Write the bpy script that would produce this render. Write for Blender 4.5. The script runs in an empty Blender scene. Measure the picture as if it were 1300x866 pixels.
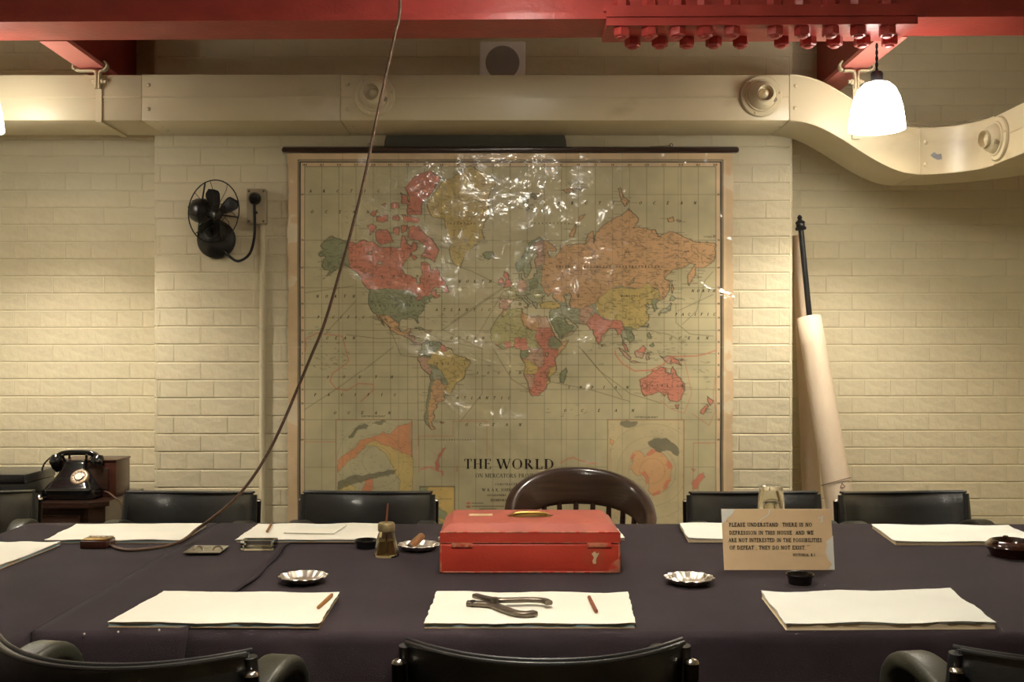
import bpy, bmesh, math, random
import numpy as np
from mathutils import Vector, Matrix

# ------------------------------------------------------------------ camera, world, exposure
F = 1300.0            # focal length in pixels of the 1300 x 866 frame
CX, CY = 640.0, 452.0 # vanishing point of the depth lines
CZ = 1.312            # eye height
scene = bpy.context.scene
COL = scene.collection
cam_data = bpy.data.cameras.new('camera')
cam = bpy.data.objects.new('camera', cam_data)
COL.objects.link(cam)
cam_data.sensor_width = 36.0
cam_data.lens = 36.0 * F / 1300.0
cam_data.shift_x = (650 - CX) / 1300.0
cam_data.shift_y = (CY - 433) / 1300.0
cam_data.clip_start = 0.05
cam.location = (0, 0, CZ)
cam.rotation_euler = (math.pi / 2, 0, 0)
scene.camera = cam
world = bpy.data.worlds.new('world')
scene.world = world
world.use_nodes = True
world.node_tree.nodes['Background'].inputs[0].default_value = (0.9, 0.85, 0.75, 1)
world.node_tree.nodes['Background'].inputs[1].default_value = 0.05
scene.view_settings.view_transform = 'Standard'
scene.view_settings.look = 'None'
scene.view_settings.gamma = 1.0
scene.view_settings.use_curve_mapping = False
scene.view_settings.exposure = 0.28
LAMP_WATT = 46.0
SHADE_EMIT = 14.0
LIGHT_COL = (1.0, 0.92, 0.80)

# main distances (metres from the lens)
YP = 4.35     # face of the brick pier
YR = 4.55     # face of the recessed walls
ZT = 0.76     # table cloth
def at(px, py, d):
    return Vector(((px - CX) * d / F, d, CZ + (CY - py) * d / F))
def on(px, py, z=ZT):
    d = F * (CZ - z) / (py - CY)
    return Vector(((px - CX) * d / F, d, z))

# ------------------------------------------------------------------ helpers
rnd = random.Random(7)
def s2l(c):
    out = []
    for v in c[:3]:
        v = v / 255.0
        out.append(v / 12.92 if v <= 0.04045 else ((v + 0.055) / 1.055) ** 2.4)
    return (out[0], out[1], out[2], 1.0)

MATS = {}
def mat(name, col, rough=0.5, metal=0.0, var=0.12, vscale=6.0, bump=0.0, bscale=40.0, coat=0.0,
        coat_rough=0.1, spec=0.5, trans=0.0, ior=1.45, col2=None, stretch=None, bump2=0.0, bscale2=8.0,
        sheen=0.0, c2lo=0.5, c2hi=0.7, c2scale=9.0, c2detail=6.0):
    m = bpy.data.materials.new(name)
    m.use_nodes = True
    nt = m.node_tree
    b = nt.nodes['Principled BSDF']
    b.inputs['Roughness'].default_value = rough
    b.inputs['Metallic'].default_value = metal
    b.inputs['Specular IOR Level'].default_value = spec
    b.inputs['Coat Weight'].default_value = coat
    b.inputs['Coat Roughness'].default_value = coat_rough
    b.inputs['Transmission Weight'].default_value = trans
    b.inputs['IOR'].default_value = ior
    b.inputs['Sheen Weight'].default_value = sheen
    c = s2l(col)
    tc = nt.nodes.new('ShaderNodeTexCoord')
    src = tc.outputs['Object']
    if stretch:
        mp = nt.nodes.new('ShaderNodeMapping')
        mp.inputs['Scale'].default_value = stretch
        nt.links.new(src, mp.inputs['Vector'])
        src = mp.outputs['Vector']
    nz = nt.nodes.new('ShaderNodeTexNoise')
    nz.inputs['Scale'].default_value = vscale
    nz.inputs['Detail'].default_value = 6
    nt.links.new(src, nz.inputs['Vector'])
    rp = nt.nodes.new('ShaderNodeMapRange')
    rp.inputs['From Min'].default_value = 0.3
    rp.inputs['From Max'].default_value = 0.7
    rp.inputs['To Min'].default_value = 1 - var
    rp.inputs['To Max'].default_value = 1 + var
    nt.links.new(nz.outputs['Fac'], rp.inputs['Value'])
    mx = nt.nodes.new('ShaderNodeMix')
    mx.data_type = 'RGBA'
    mx.blend_type = 'MULTIPLY'
    mx.inputs['Factor'].default_value = 1.0
    mx.inputs['A'].default_value = c
    nt.links.new(rp.outputs['Result'], mx.inputs['B'])
    last = mx.outputs['Result']
    if col2:
        n2 = nt.nodes.new('ShaderNodeTexNoise')
        n2.inputs['Scale'].default_value = c2scale
        n2.inputs['Detail'].default_value = c2detail
        nt.links.new(src, n2.inputs['Vector'])
        r2 = nt.nodes.new('ShaderNodeMapRange')
        r2.inputs['From Min'].default_value = c2lo
        r2.inputs['From Max'].default_value = c2hi
        nt.links.new(n2.outputs['Fac'], r2.inputs['Value'])
        m2 = nt.nodes.new('ShaderNodeMix')
        m2.data_type = 'RGBA'
        nt.links.new(r2.outputs['Result'], m2.inputs['Factor'])
        nt.links.new(last, m2.inputs['A'])
        m2.inputs['B'].default_value = s2l(col2)
        last = m2.outputs['Result']
    nt.links.new(last, b.inputs['Base Color'])
    if bump:
        bn = nt.nodes.new('ShaderNodeTexNoise')
        bn.inputs['Scale'].default_value = bscale
        bn.inputs['Detail'].default_value = 5
        nt.links.new(src, bn.inputs['Vector'])
        bp = nt.nodes.new('ShaderNodeBump')
        bp.inputs['Strength'].default_value = 1.0
        bp.inputs['Distance'].default_value = bump
        nt.links.new(bn.outputs['Fac'], bp.inputs['Height'])
        if bump2:
            bn2 = nt.nodes.new('ShaderNodeTexNoise')
            bn2.inputs['Scale'].default_value = bscale2
            bn2.inputs['Detail'].default_value = 2
            nt.links.new(src, bn2.inputs['Vector'])
            bp2 = nt.nodes.new('ShaderNodeBump')
            bp2.inputs['Distance'].default_value = bump2
            nt.links.new(bn2.outputs['Fac'], bp2.inputs['Height'])
            nt.links.new(bp2.outputs['Normal'], bp.inputs['Normal'])
        nt.links.new(bp.outputs['Normal'], b.inputs['Normal'])
    MATS[name] = m
    return m

class MB:
    """collects geometry in world (or thing-local) coordinates, builds one mesh object"""
    def __init__(s):
        s.v, s.f, s.sm = [], [], []
    def add(s, verts, faces, smooth=False):
        o = len(s.v)
        s.v.extend([tuple(p) for p in verts])
        for f in faces:
            s.f.append(tuple(i + o for i in f))
            s.sm.append(smooth)
        return s
    def box(s, lo, hi, rot=None, piv=None):
        x0, y0, z0 = lo; x1, y1, z1 = hi
        vs = [Vector(p) for p in ((x0,y0,z0),(x1,y0,z0),(x1,y1,z0),(x0,y1,z0),(x0,y0,z1),(x1,y0,z1),(x1,y1,z1),(x0,y1,z1))]
        if rot is not None:
            pv = Vector(piv) if piv is not None else Vector(((x0+x1)/2,(y0+y1)/2,(z0+z1)/2))
            vs = [rot @ (p - pv) + pv for p in vs]
        return s.add(vs, [(0,3,2,1),(4,5,6,7),(0,1,5,4),(1,2,6,5),(2,3,7,6),(3,0,4,7)])
    def rbox(s, lo, hi, r, rot=None, piv=None, seg=2):
        """box with rounded edges (all)"""
        bm = bmesh.new()
        bmesh.ops.create_cube(bm, size=1.0)
        c = [(lo[i]+hi[i])/2 for i in range(3)]; d = [hi[i]-lo[i] for i in range(3)]
        for v in bm.verts:
            v.co = Vector((v.co.x*d[0], v.co.y*d[1], v.co.z*d[2]))
        bmesh.ops.bevel(bm, geom=list(bm.edges), offset=r, segments=seg, affect='EDGES', profile=0.5)
        bm.verts.index_update()
        vs = [v.co + Vector(c) for v in bm.verts]
        if rot is not None:
            pv = Vector(piv) if piv is not None else Vector(c)
            vs = [rot @ (p - pv) + pv for p in vs]
        fs = [tuple(v.index for v in f.verts) for f in bm.faces]
        bm.free()
        return s.add(vs, fs, True)
    def tube(s, path, r, seg=10, caps=True, closed=False, flat=None):
        """flat=(w,h,normalhint): rectangular-ish section instead"""
        P = [Vector(p) for p in path]
        n = len(P)
        rr = r if isinstance(r, (list, tuple)) else [r] * n
        up = None
        rings = []
        for i, p in enumerate(P):
            if closed:
                t = (P[(i+1) % n] - P[i-1]).normalized()
            else:
                t = (P[min(i+1, n-1)] - P[max(i-1, 0)]).normalized()
            if up is None:
                a = Vector((0,0,1)) if abs(t.z) < 0.9 else Vector((1,0,0))
                if flat: a = Vector(flat)
                up = (a - t * a.dot(t)).normalized()
            else:
                up = (up - t * up.dot(t)).normalized()
            sd = t.cross(up)
            ring = []
            for k in range(seg):
                an = 2 * math.pi * k / seg
                ring.append(p + (up * math.sin(an) + sd * math.cos(an)) * rr[i])
            rings.append(ring)
        vs = [q for ring in rings for q in ring]
        fs = []
        m = n if closed else n - 1
        for i in range(m):
            j = (i + 1) % n
            for k in range(seg):
                k2 = (k + 1) % seg
                fs.append((i*seg+k, i*seg+k2, j*seg+k2, j*seg+k))
        s.add(vs, fs, True)
        if caps and not closed:
            s.add(rings[0], [tuple(range(seg))])
            s.add(rings[-1], [tuple(reversed(range(seg)))])
        return s
    def sweep(s, path, section, upv=(0,0,1), caps=True, smooth=True):
        """sweep a closed 2D section [(side, up)] along path"""
        P = [Vector(p) for p in path]; n = len(P); k = len(section)
        vs = []
        for i, p in enumerate(P):
            t = (P[min(i+1, n-1)] - P[max(i-1, 0)]).normalized()
            u = Vector(upv); u = (u - t * u.dot(t)).normalized()
            sd = t.cross(u)
            for a, b in section:
                vs.append(p + sd * a + u * b)
        fs = []
        for i in range(n - 1):
            for j in range(k):
                j2 = (j + 1) % k
                fs.append((i*k+j, i*k+j2, (i+1)*k+j2, (i+1)*k+j))
        s.add(vs, fs, smooth)
        if caps:
            s.add(vs[:k], [tuple(reversed(range(k)))]); s.add(vs[-k:], [tuple(range(k))])
        return s
    def lathe(s, prof, o=(0,0,0), axis=None, seg=24, smooth=True, wob=None, caps=True):
        """prof: [(r, h)] revolved round +Z, then turned so Z -> axis, at o"""
        o = Vector(o)
        M = Matrix.Identity(3)
        if axis is not None:
            M = Vector((0,0,1)).rotation_difference(Vector(axis).normalized()).to_matrix()
        vs, fs = [], []
        for r, h in prof:
            for k in range(seg):
                a = 2 * math.pi * k / seg
                q = r * (wob(a, r, h) if wob else 1.0)
                vs.append(o + M @ Vector((q*math.cos(a), q*math.sin(a), h)))
        for i in range(len(prof)-1):
            for k in range(seg):
                k2 = (k+1) % seg
                fs.append((i*seg+k, i*seg+k2, (i+1)*seg+k2, (i+1)*seg+k))
        s.add(vs, fs, smooth)
        if caps and prof[0][0] > 1e-6: s.add(vs[:seg], [tuple(reversed(range(seg)))])
        if caps and prof[-1][0] > 1e-6: s.add(vs[-seg:], [tuple(range(seg))])
        return s
    def prism(s, poly, fa, fb, smooth=False):
        """poly 2D -> fa(p), fb(p) give the two end points"""
        n = len(poly)
        vs = [fa(p) for p in poly] + [fb(p) for p in poly]
        fs = [tuple(range(n)), tuple(reversed(range(n, 2*n)))]
        for i in range(n):
            j = (i+1) % n
            fs.append((i, i+n, j+n, j))
        return s.add(vs, fs, smooth)
    def grid(s, nu, nv, fn, smooth=True, flip=False):
        vs = [fn(i / nu, j / nv) for j in range(nv+1) for i in range(nu+1)]
        fs = []
        for j in range(nv):
            for i in range(nu):
                a = j*(nu+1)+i
                q = (a, a+1, a+nu+2, a+nu+1)
                fs.append(tuple(reversed(q)) if flip else q)
        return s.add(vs, fs, smooth)
    def dome(s, o, n, r, h=None, seg=8):
        h = h or r
        return s.lathe([(r, 0), (r*0.85, h*0.55), (r*0.45, h*0.9), (0.0001, h)], o, n, seg)
    def build(s, name, m, parent=None, base=None, fixn=True):
        me = bpy.data.meshes.new(name)
        off = Vector((0,0,0))
        if parent is not None:
            off = Vector(parent.get('_base', (0,0,0))) if '_base' in parent else Vector((0,0,0))
        elif base is not None:
            off = Vector(base)
        me.from_pydata([tuple(Vector(p) - off) for p in s.v], [], s.f)
        me.polygons.foreach_set('use_smooth', s.sm)
        me.update()
        if fixn:
            bm = bmesh.new(); bm.from_mesh(me)
            bmesh.ops.remove_doubles(bm, verts=bm.verts, dist=1e-6)
            bmesh.ops.recalc_face_normals(bm, faces=bm.faces)
            bm.to_mesh(me); bm.free()
            try: me.set_sharp_from_angle(angle=math.radians(40))
            except Exception: pass
        me.materials.append(MATS[m] if isinstance(m, str) else m)
        o = bpy.data.objects.new(name, me)
        COL.objects.link(o)
        if parent is not None:
            o.parent = parent
            o['_base'] = tuple(off)
        else:
            o.location = off
            o['_base'] = tuple(off)
        return o

def tag(o, label=None, cat=None, group=None, kind=None):
    if label: o['label'] = label
    if cat: o['category'] = cat
    if group: o['group'] = group
    if kind: o['kind'] = kind
    return o
def thing(name, label, cat, base=(0,0,0), group=None):
    o = bpy.data.objects.new(name, None)
    o.empty_display_size = 0.05
    COL.objects.link(o)
    o.location = base
    o['_base'] = tuple(base)
    return tag(o, label, cat, group)
def copy_tree(o, parent=None):
    c = o.copy(); COL.objects.link(c); c.parent = parent
    for ch in [x for x in bpy.data.objects if x.parent is o]:
        copy_tree(ch, c)
    return c
def bezier(pts, n=8):
    """Catmull-Rom through points"""
    P = [Vector(p) for p in pts]; out = []
    for i in range(len(P)-1):
        p0 = P[max(i-1,0)]; p1 = P[i]; p2 = P[i+1]; p3 = P[min(i+2,len(P)-1)]
        for k in range(n):
            t = k / n
            out.append(0.5*((2*p1)+(p2-p0)*t+(2*p0-5*p1+4*p2-p3)*t*t+(3*p1-p0-3*p2+p3)*t**3))
    out.append(P[-1]); return out
def rot_z(a): return Matrix.Rotation(a, 3, 'Z')
def rot_x(a): return Matrix.Rotation(a, 3, 'X')
def rot_y(a): return Matrix.Rotation(a, 3, 'Y')
def rsec(w, h, r, n=3):
    """rounded rectangle section centred on 0"""
    out = []
    for cx, cy, a0 in ((w/2-r, h/2-r, 0), (-w/2+r, h/2-r, 90), (-w/2+r, -h/2+r, 180), (w/2-r, -h/2+r, 270)):
        for k in range(n+1):
            a = math.radians(a0 + 90*k/n)
            out.append((cx + r*math.cos(a), cy + r*math.sin(a)))
    return out

# ------------------------------------------------------------------ materials
WALLC = (219, 208, 175)
mat('wall_paint', WALLC, 0.5, var=0.06, vscale=3.0, bump=0.0022, bscale=38, spec=0.35, bump2=0.005, bscale2=11,
    col2=(226, 214, 180), c2lo=0.52, c2hi=0.75, c2scale=2.2)
mat('duct_paint', (214, 200, 164), 0.32, var=0.05, vscale=4, bump=0.0004, bscale=30, spec=0.5,
    col2=(186, 168, 128), c2lo=0.62, c2hi=0.85, c2scale=7, stretch=(0.5, 1, 1))
mat('duct_bare', (150, 150, 148), 0.5, var=0.2, vscale=40)
mat('red_paint', (170, 62, 56), 0.33, var=0.14, vscale=8, bump=0.0014, bscale=60, spec=0.55, bump2=0.002, bscale2=10)
mat('red_lit', (226, 136, 124), 0.38, var=0.06, vscale=8, bump=0.0006, bscale=50)  # paler copy of the beam red, lamplight put into the colour
mat('floor', (96, 78, 60), 0.5, var=0.2, vscale=5, bump=0.001)
mat('ceiling', (240, 235, 216), 0.7, var=0.06, bump=0.001)
mat('wood_dark', (58, 39, 30), 0.3, var=0.3, vscale=7, stretch=(1, 1, 12), coat=0.6, coat_rough=0.12)
mat('rail_wood', (62, 42, 32), 0.28, var=0.25, vscale=7, stretch=(1, 12, 12), coat=0.5, coat_rough=0.15)
mat('wood_red', (72, 36, 27), 0.35, var=0.25, vscale=6, stretch=(1, 1, 8), coat=0.4, coat_rough=0.2)
mat('shape_grey', (92, 90, 80), 0.5, var=0.1)
mat('leather', (36, 37, 38), 0.36, var=0.15, vscale=14, bump=0.0006, bscale=220, spec=0.6, coat=0.7, coat_rough=0.22, bump2=0.003, bscale2=9)
mat('arm_leather', (46, 46, 36), 0.42, var=0.15, vscale=14, bump=0.0005, bscale=200)
mat('tube_metal', (46, 43, 40), 0.28, metal=0.8, var=0.2)
mat('chrome', (190, 182, 172), 0.22, metal=1.0, var=0.15, vscale=30)
mat('brass', (170, 140, 80), 0.32, metal=1.0, var=0.25, vscale=30)
mat('silver', (232, 224, 212), 0.36, metal=1.0, var=0.12, vscale=40, bump=0.002, bscale=60)
mat('steel_tool', (120, 110, 98), 0.38, metal=0.9, var=0.25, vscale=30, bump=0.0005, bscale=80)
mat('tin', (168, 162, 140), 0.35, metal=0.7, var=0.15, vscale=30)
mat('bakelite', (18, 18, 19), 0.16, var=0.1, spec=0.6, coat=0.5, coat_rough=0.06)
mat('fan_black', (26, 25, 25), 0.34, var=0.2, vscale=18, col2=(70, 52, 40), c2lo=0.66, c2hi=0.8, c2scale=16)
mat('brown_bakelite', (58, 30, 22), 0.18, var=0.2, coat=0.6, coat_rough=0.08)
mat('cloth', (44, 36, 40), 0.9, var=0.2, vscale=4.0, bump=0.0012, bscale=420, spec=0.15, sheen=0.04, bump2=0.004, bscale2=3.5)
mat('paper', (238, 234, 218), 0.75, var=0.03, vscale=5, spec=0.2)
mat('paper_cool', (236, 237, 226), 0.75, var=0.03, vscale=5, spec=0.2)
mat('blotter_blue', (150, 178, 184), 0.8, var=0.15, vscale=12, col2=(176, 150, 108), c2lo=0.56, c2hi=0.6, c2scale=6)
mat('blotter_buff', (238, 220, 184), 0.8, var=0.1, vscale=12, stretch=(1, 1, 60))
mat('torn_brown', (200, 170, 126), 0.8, var=0.2, vscale=20)
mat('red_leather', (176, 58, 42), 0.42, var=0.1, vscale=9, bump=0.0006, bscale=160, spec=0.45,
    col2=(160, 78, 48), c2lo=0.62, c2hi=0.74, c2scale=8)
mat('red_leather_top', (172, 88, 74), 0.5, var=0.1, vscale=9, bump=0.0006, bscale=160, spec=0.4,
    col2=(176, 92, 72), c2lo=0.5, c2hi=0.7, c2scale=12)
mat('worn_edge', (184, 112, 82), 0.6, var=0.35, vscale=40, col2=(186, 58, 42), c2lo=0.5, c2hi=0.58, c2scale=38)
mat('label_paper', (206, 182, 140), 0.7, var=0.15, vscale=30)
mat('card', (246, 214, 168), 0.7, var=0.06, vscale=7, col2=(198, 148, 92), c2lo=0.6, c2hi=0.8, c2scale=5)
mat('card_white', (250, 246, 236), 0.7, var=0.03)
mat('ink', (38, 32, 26), 0.7, var=0.2)
mat('map_ink', (44, 38, 26), 0.55, var=0.2, spec=0.3)
mat('map_ink_soft', (70, 60, 40), 0.55, var=0.2, spec=0.3)
mat('cigar', (136, 92, 52), 0.6, var=0.25, vscale=30, stretch=(3, 3, 1))
mat('pencil', (160, 110, 60), 0.4, var=0.15)
mat('pencil_red', (136, 78, 52), 0.4, var=0.15)
mat('cable', (98, 74, 56), 0.6, var=0.25, vscale=150)
mat('flex_black', (24, 22, 20), 0.6, var=0.3, vscale=120)
mat('roll_paper', (224, 205, 178), 0.6, var=0.06, vscale=3, bump=0.0008, bscale=24)
mat('roll_cloth', (208, 186, 158), 0.65, var=0.08, vscale=3, bump=0.0008, bscale=24)
mat('string', (96, 64, 40), 0.7)
mat('plastic_white', (248, 242, 236), 0.4, var=0.02)
mat('grille', (160, 152, 146), 0.6, var=0.06, bump=0.001, bscale=400)
mat('switch_box', (176, 162, 132), 0.4, var=0.12, vscale=14)
mat('lid_metal', (158, 142, 104), 0.45, metal=0.55, var=0.2, vscale=40)
mat('ink_brown', (104, 84, 62), 0.2, var=0.2, vscale=10)
mat('cap_dark', (44, 42, 42), 0.4)
mat('cream_plastic', (222, 205, 160), 0.4)
mat('dial', (176, 150, 120), 0.35, metal=0.4)

def glass_mat(name, col, rough=0.02):
    m = bpy.data.materials.new(name); m.use_nodes = True
    b = m.node_tree.nodes['Principled BSDF']
    b.inputs['Base Color'].default_value = s2l(col)
    b.inputs['Roughness'].default_value = rough
    b.inputs['Transmission Weight'].default_value = 1.0
    b.inputs['IOR'].default_value = 1.48
    MATS[name] = m
glass_mat('glass', (250, 248, 240))
glass_mat('jar_glass', (236, 226, 200), 0.05)

def shade_mat():
    m = bpy.data.materials.new('lit_opal_glass'); m.use_nodes = True
    b = m.node_tree.nodes['Principled BSDF']
    b.inputs['Base Color'].default_value = (0.9, 0.88, 0.82, 1)
    b.inputs['Roughness'].default_value = 0.2
    b.inputs['Emission Color'].default_value = (1.0, 0.95, 0.86, 1)
    b.inputs['Emission Strength'].default_value = SHADE_EMIT
    MATS['shade'] = m
shade_mat()

# ------------------------------------------------------------------ lamps (pendants the room has; two hang in view)
def pendant(x, y, ztop, label, rose=True, watt=1.0, zb=2.138):
    zs = zb + 0.175                       # rim and crown of the shade
    t = thing('pendant_lamp', label, 'lamp', (x, y, zb), 'opal glass pendant lamps')
    m = MB()
    prof = [(0.100, 0), (0.0975, 0.03), (0.091, 0.075), (0.081, 0.115), (0.066, 0.148), (0.045, 0.168), (0.020, 0.176)]
    inner = [(r - 0.004, h - (0.004 if h > 0 else 0)) for r, h in reversed(prof)]
    m.lathe(prof + inner + [prof[0]], (x, y, zb), None, 40, caps=False)
    m.build('shade', 'shade', t)
    MB().lathe([(0.021, 0.170), (0.022, 0.205), (0.018, 0.212), (0.006, 0.216)], (x, y, zb), None, 20).build('cap', 'cap_dark', t)
    c = MB()
    for s in (0, math.pi):
        pts = []
        n = 60
        for k in range(n + 1):
            z = zb + 0.214 + (ztop - zb - 0.214) * k / n
            a = s + z * 140
            pts.append((x + 0.0026 * math.cos(a), y + 0.0026 * math.sin(a), z))
        c.tube(pts, 0.0028, 6)
    c.build('flex', 'flex_black', t)
    if rose: MB().lathe([(0.035, ztop - 0.02), (0.035, ztop - 0.004), (0.03, ztop)], (x, y, 0), None, 20).build('ceiling_rose', 'bakelite', t)
    ld = bpy.data.lights.new('bulb_light', 'POINT')
    ld.energy = LAMP_WATT * watt; ld.color = LIGHT_COL; ld.shadow_soft_size = 0.028
    lo = bpy.data.objects.new('bulb_light', ld); COL.objects.link(lo)
    lo.parent = t; lo.location = (0, 0, 0.085)
    return t
ZB = 2.455      # underside of the steel beams
CEIL = 2.86
pendant(1.361, 3.74, ZB - 0.001, 'lit white opal glass lamp hanging beside the bend of the duct', False, 1.15)
pendant(-1.935, 3.74, CEIL - 0.001, 'lit white opal glass lamp at the straight end of the duct', watt=1.35)
pendant(-0.16, 1.62, CEIL - 0.001, 'lit white opal glass lamp hanging low over the middle of the table', watt=1.25)
pendant(0.06, 3.06, CEIL - 0.001, 'lit white opal glass lamp hung high and close before the main beam', watt=0.32, zb=2.46)

# ------------------------------------------------------------------ room shell
XL, XR, YB = -3.0, 2.46, -2.2
PX0, PX1 = (196 - CX) * YP / F, (1006 - CX) * YP / F      # pier edges
MORT = 0.0026
def struct(name, m, mt):
    o = m.build(name, mt); o['kind'] = 'structure'; return o
struct('floor', MB().box((XL, YB, -0.1), (XR, YR + 0.2, 0)), 'floor')
struct('ceiling', MB().box((XL, YB, CEIL), (XR, YR + 0.2, CEIL + 0.1)), 'ceiling')
struct('wall_left', MB().box((XL - 0.1, YB, 0), (XL, YR + 0.2, CEIL)), 'wall_paint')
struct('wall_right', MB().box((XR, YB, 0), (XR + 0.1, YR + 0.2, CEIL)), 'wall_paint')
struct('wall_front', MB().box((XL, YB - 0.1, 0), (XR, YB, CEIL)), 'wall_paint')
wall_back = struct('wall_back', MB().box((XL, YR + MORT, 0), (XR, YR + 0.2, CEIL)), 'wall_paint')
pm = MB().box((PX0 + 0.002, YP + MORT, 0), (PX1 - 0.012, YR + 0.03, CEIL))
wall_pier = struct('wall_pier', pm, 'wall_paint')

# painted bricks: each one in view is its own piece
CH = 0.0762
Z0 = 1.361 - 18 * CH + 0.0  # course joint phase
def brick_mesh(seed, L):
    r = random.Random(seed)
    nu, nv = 4, 2
    H = CH - 0.0028; W = L - 0.0008; d = 0.02
    vs, fs = [], []
    e = 0.0028
    us = [0, e, W*0.5 + r.uniform(-.02, .02), W - e, W]
    vz = [0, e + 0.001, H - e, H]
    for j, z in enumerate(vz):
        for i, u in enumerate(us):
            edge = (i in (0, len(us)-1)) or (j in (0, len(vz)-1))
            y = (0.0022 if j in (0, len(vz)-1) else r.choice((0.0003, 0.0009, 0.0016))) if edge else r.uniform(-0.0006, 0.0004)
            vs.append((u - W/2 + (0 if not edge else r.uniform(-.0006, .0006)), y, z - H/2 + (r.uniform(-.0012, .0012) if edge else 0)))
    n = len(us)
    for j in range(len(vz)-1):
        for i in range(n-1):
            a = j*n+i
            fs.append((a, a+1, a+n+1, a+n))
    # side skirt going into the wall
    ring = [j for j in range(n)] + [n*j + n-1 for j in range(1, len(vz))] + [n*(len(vz)-1) + i for i in range(n-2, -1, -1)] + [n*j for j in range(len(vz)-2, 0, -1)]
    o = len(vs)
    for k in ring: vs.append((vs[k][0], d, vs[k][2]))
    for k in range(len(ring)):
        k2 = (k+1) % len(ring)
        fs.append((ring[k2], ring[k], o+k, o+k2))
    me = bpy.data.meshes.new('brick')
    me.from_pydata(vs, [], fs)
    me.polygons.foreach_set('use_smooth', [False]*len(fs))
    me.materials.append(MATS['wall_paint'])
    me.update()
    return me
STR = [brick_mesh(100+i, 0.2286) for i in range(9)]
HDR = [brick_mesh(200+i, 0.1143) for i in range(6)]
def course_cells(row, xa, xb, phase):
    """x intervals of one course"""
    if row % 4 == 3: L = 0.1143; x = phase + 0.057
    else: L = 0.2286; x = phase + (0.1143 if row % 2 else 0)
    k0 = math.floor((xa - x) / L) - 1
    out = []
    for k in range(k0, k0 + 80):
        a, b = x + k*L, x + (k+1)*L
        a2, b2 = max(a, xa), min(b, xb)
        if b2 - a2 > 0.012: out.append((a2, b2, L))
        if b >= xb: break
    return out
def lay(parent, xa, xb, y, phase, visible, zmax):
    r = random.Random(int(phase*1000) + 5)
    hid = MB()
    cnt = 0
    row = 0
    while True:
        z = Z0 + row*CH + CH/2
        if z - CH/2 > zmax - 0.01: break
        for a, b, L in course_cells(row, xa, xb, phase):
            c = (a+b)/2
            me = r.choice(STR if (b-a) > 0.13 else HDR)
            base = 0.2286 if (b-a) > 0.13 else 0.1143
            yj = y + r.uniform(-0.0004, 0.0004)
            if visible(a, b, z) and cnt < 300:
                o = bpy.data.objects.new('brick', me)
                COL.objects.link(o)
                o.parent = parent
                o.location = (c, yj, z)
                o.scale = ((b-a)/base, 1, 1)
                o.rotation_euler = (r.uniform(-.003, .003), 0, r.uniform(-.001, .001))
                cnt += 1
            else:
                sc = (b-a)/base
                hid.add([(v.co.x*sc + c, v.co.y + yj, v.co.z + z) for v in me.vertices],
                        [tuple(p.vertices) for p in me.polygons], False)
        row += 1
    if hid.v:
        o = hid.build('brick', 'wall_paint', parent, fixn=False)
        o['kind'] = 'stuff'
MX0, MX1 = (366 - CX) * YP / F, (931 - CX) * YP / F
lay(wall_pier, PX0, PX1, YP, PX1, lambda a, b, z: z > 0.72 and z < 2.72 and not (a > MX0 + 0.02 and b < MX1 - 0.02 and z < 2.13), CEIL)
lay(wall_back, XL, PX0, YR, PX0 + 0.05, lambda a, b, z: b > -2.36 and 0.62 < z < 2.76, CEIL)
lay(wall_back, PX1, XR, YR, PX1 + 0.09, lambda a, b, z: a < 2.40 and 0.62 < z < 2.76, CEIL)
# rounded paint-filled arris and side faces of the pier
for nm, xs, sgn in (('trim_1', PX0, -1), ('trim_2', PX1, 1)):
    m = MB()
    sec = []
    R = 0.012
    for k in range(7):
        a = math.radians(90 * k / 6)
        sec.append((xs + sgn * (-R + R*math.sin(a)) + sgn*0.0008, YP + R - R*math.cos(a) - 0.0005))
    sec += [(xs + sgn*0.0008, YR + 0.01), (xs - sgn*0.02, YR + 0.01), (xs - sgn*0.02, YP + 0.006)]
    n = len(sec)
    nz = 60
    vs, fs = [], []
    for j in range(nz + 1):
        z = CEIL * j / nz
        w = 0.0012 * math.sin(j * 1.7) + 0.0008 * math.sin(j * 4.1)
        for (x, y) in sec: vs.append((x + (w if y < YR else 0), y, z))
    for j in range(nz):
        for i in range(n):
            i2 = (i + 1) % n
            fs.append((j*n+i, j*n+i2, (j+1)*n+i2, (j+1)*n+i))
    m.add(vs, fs, True)
    struct(nm, m, 'wall_paint')

# ------------------------------------------------------------------ steel beams
def ibeam(m, x0, x1, yc, w, zb, h, tf=0.022, tw=0.014):
    m.box((x0, yc - w/2, zb), (x1, yc + w/2, zb + tf))
    m.box((x0, yc - w/2, zb + h - tf), (x1, yc + w/2, zb + h))
    m.box((x0, yc - tw/2, zb + tf), (x1, yc + tw/2, zb + h - tf))
YBEAM, WB, AB = 3.578, 0.205, math.radians(-0.93)
beam = thing('steel_beam', 'red painted main steel beam with bolted splice crossing the ceiling', 'beam', (0, YBEAM, ZB))
m = MB()
m.box((XL + 0.02, YBEAM - WB/2, ZB), (XR - 0.02, YBEAM + WB/2, ZB + 0.021))
m.build('bottom_flange', 'red_paint', beam)
MB().box((XL + 0.02, YBEAM - 0.008, ZB + 0.021), (XR - 0.02, YBEAM + 0.008, CEIL - 0.025)).build('web', 'red_paint', beam)
MB().box((XL + 0.02, YBEAM - WB/2, CEIL - 0.025), (XR - 0.02, YBEAM + WB/2, CEIL - 0.003)).build('top_flange', 'red_paint', beam)
SX0, SX1 = 0.347, 1.392
YS = YBEAM - 0.022
MB().box((SX0, YS - 0.093, ZB - 0.027), (SX1, YS + 0.093, ZB)).build('splice_plate', 'red_paint', beam)
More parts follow.
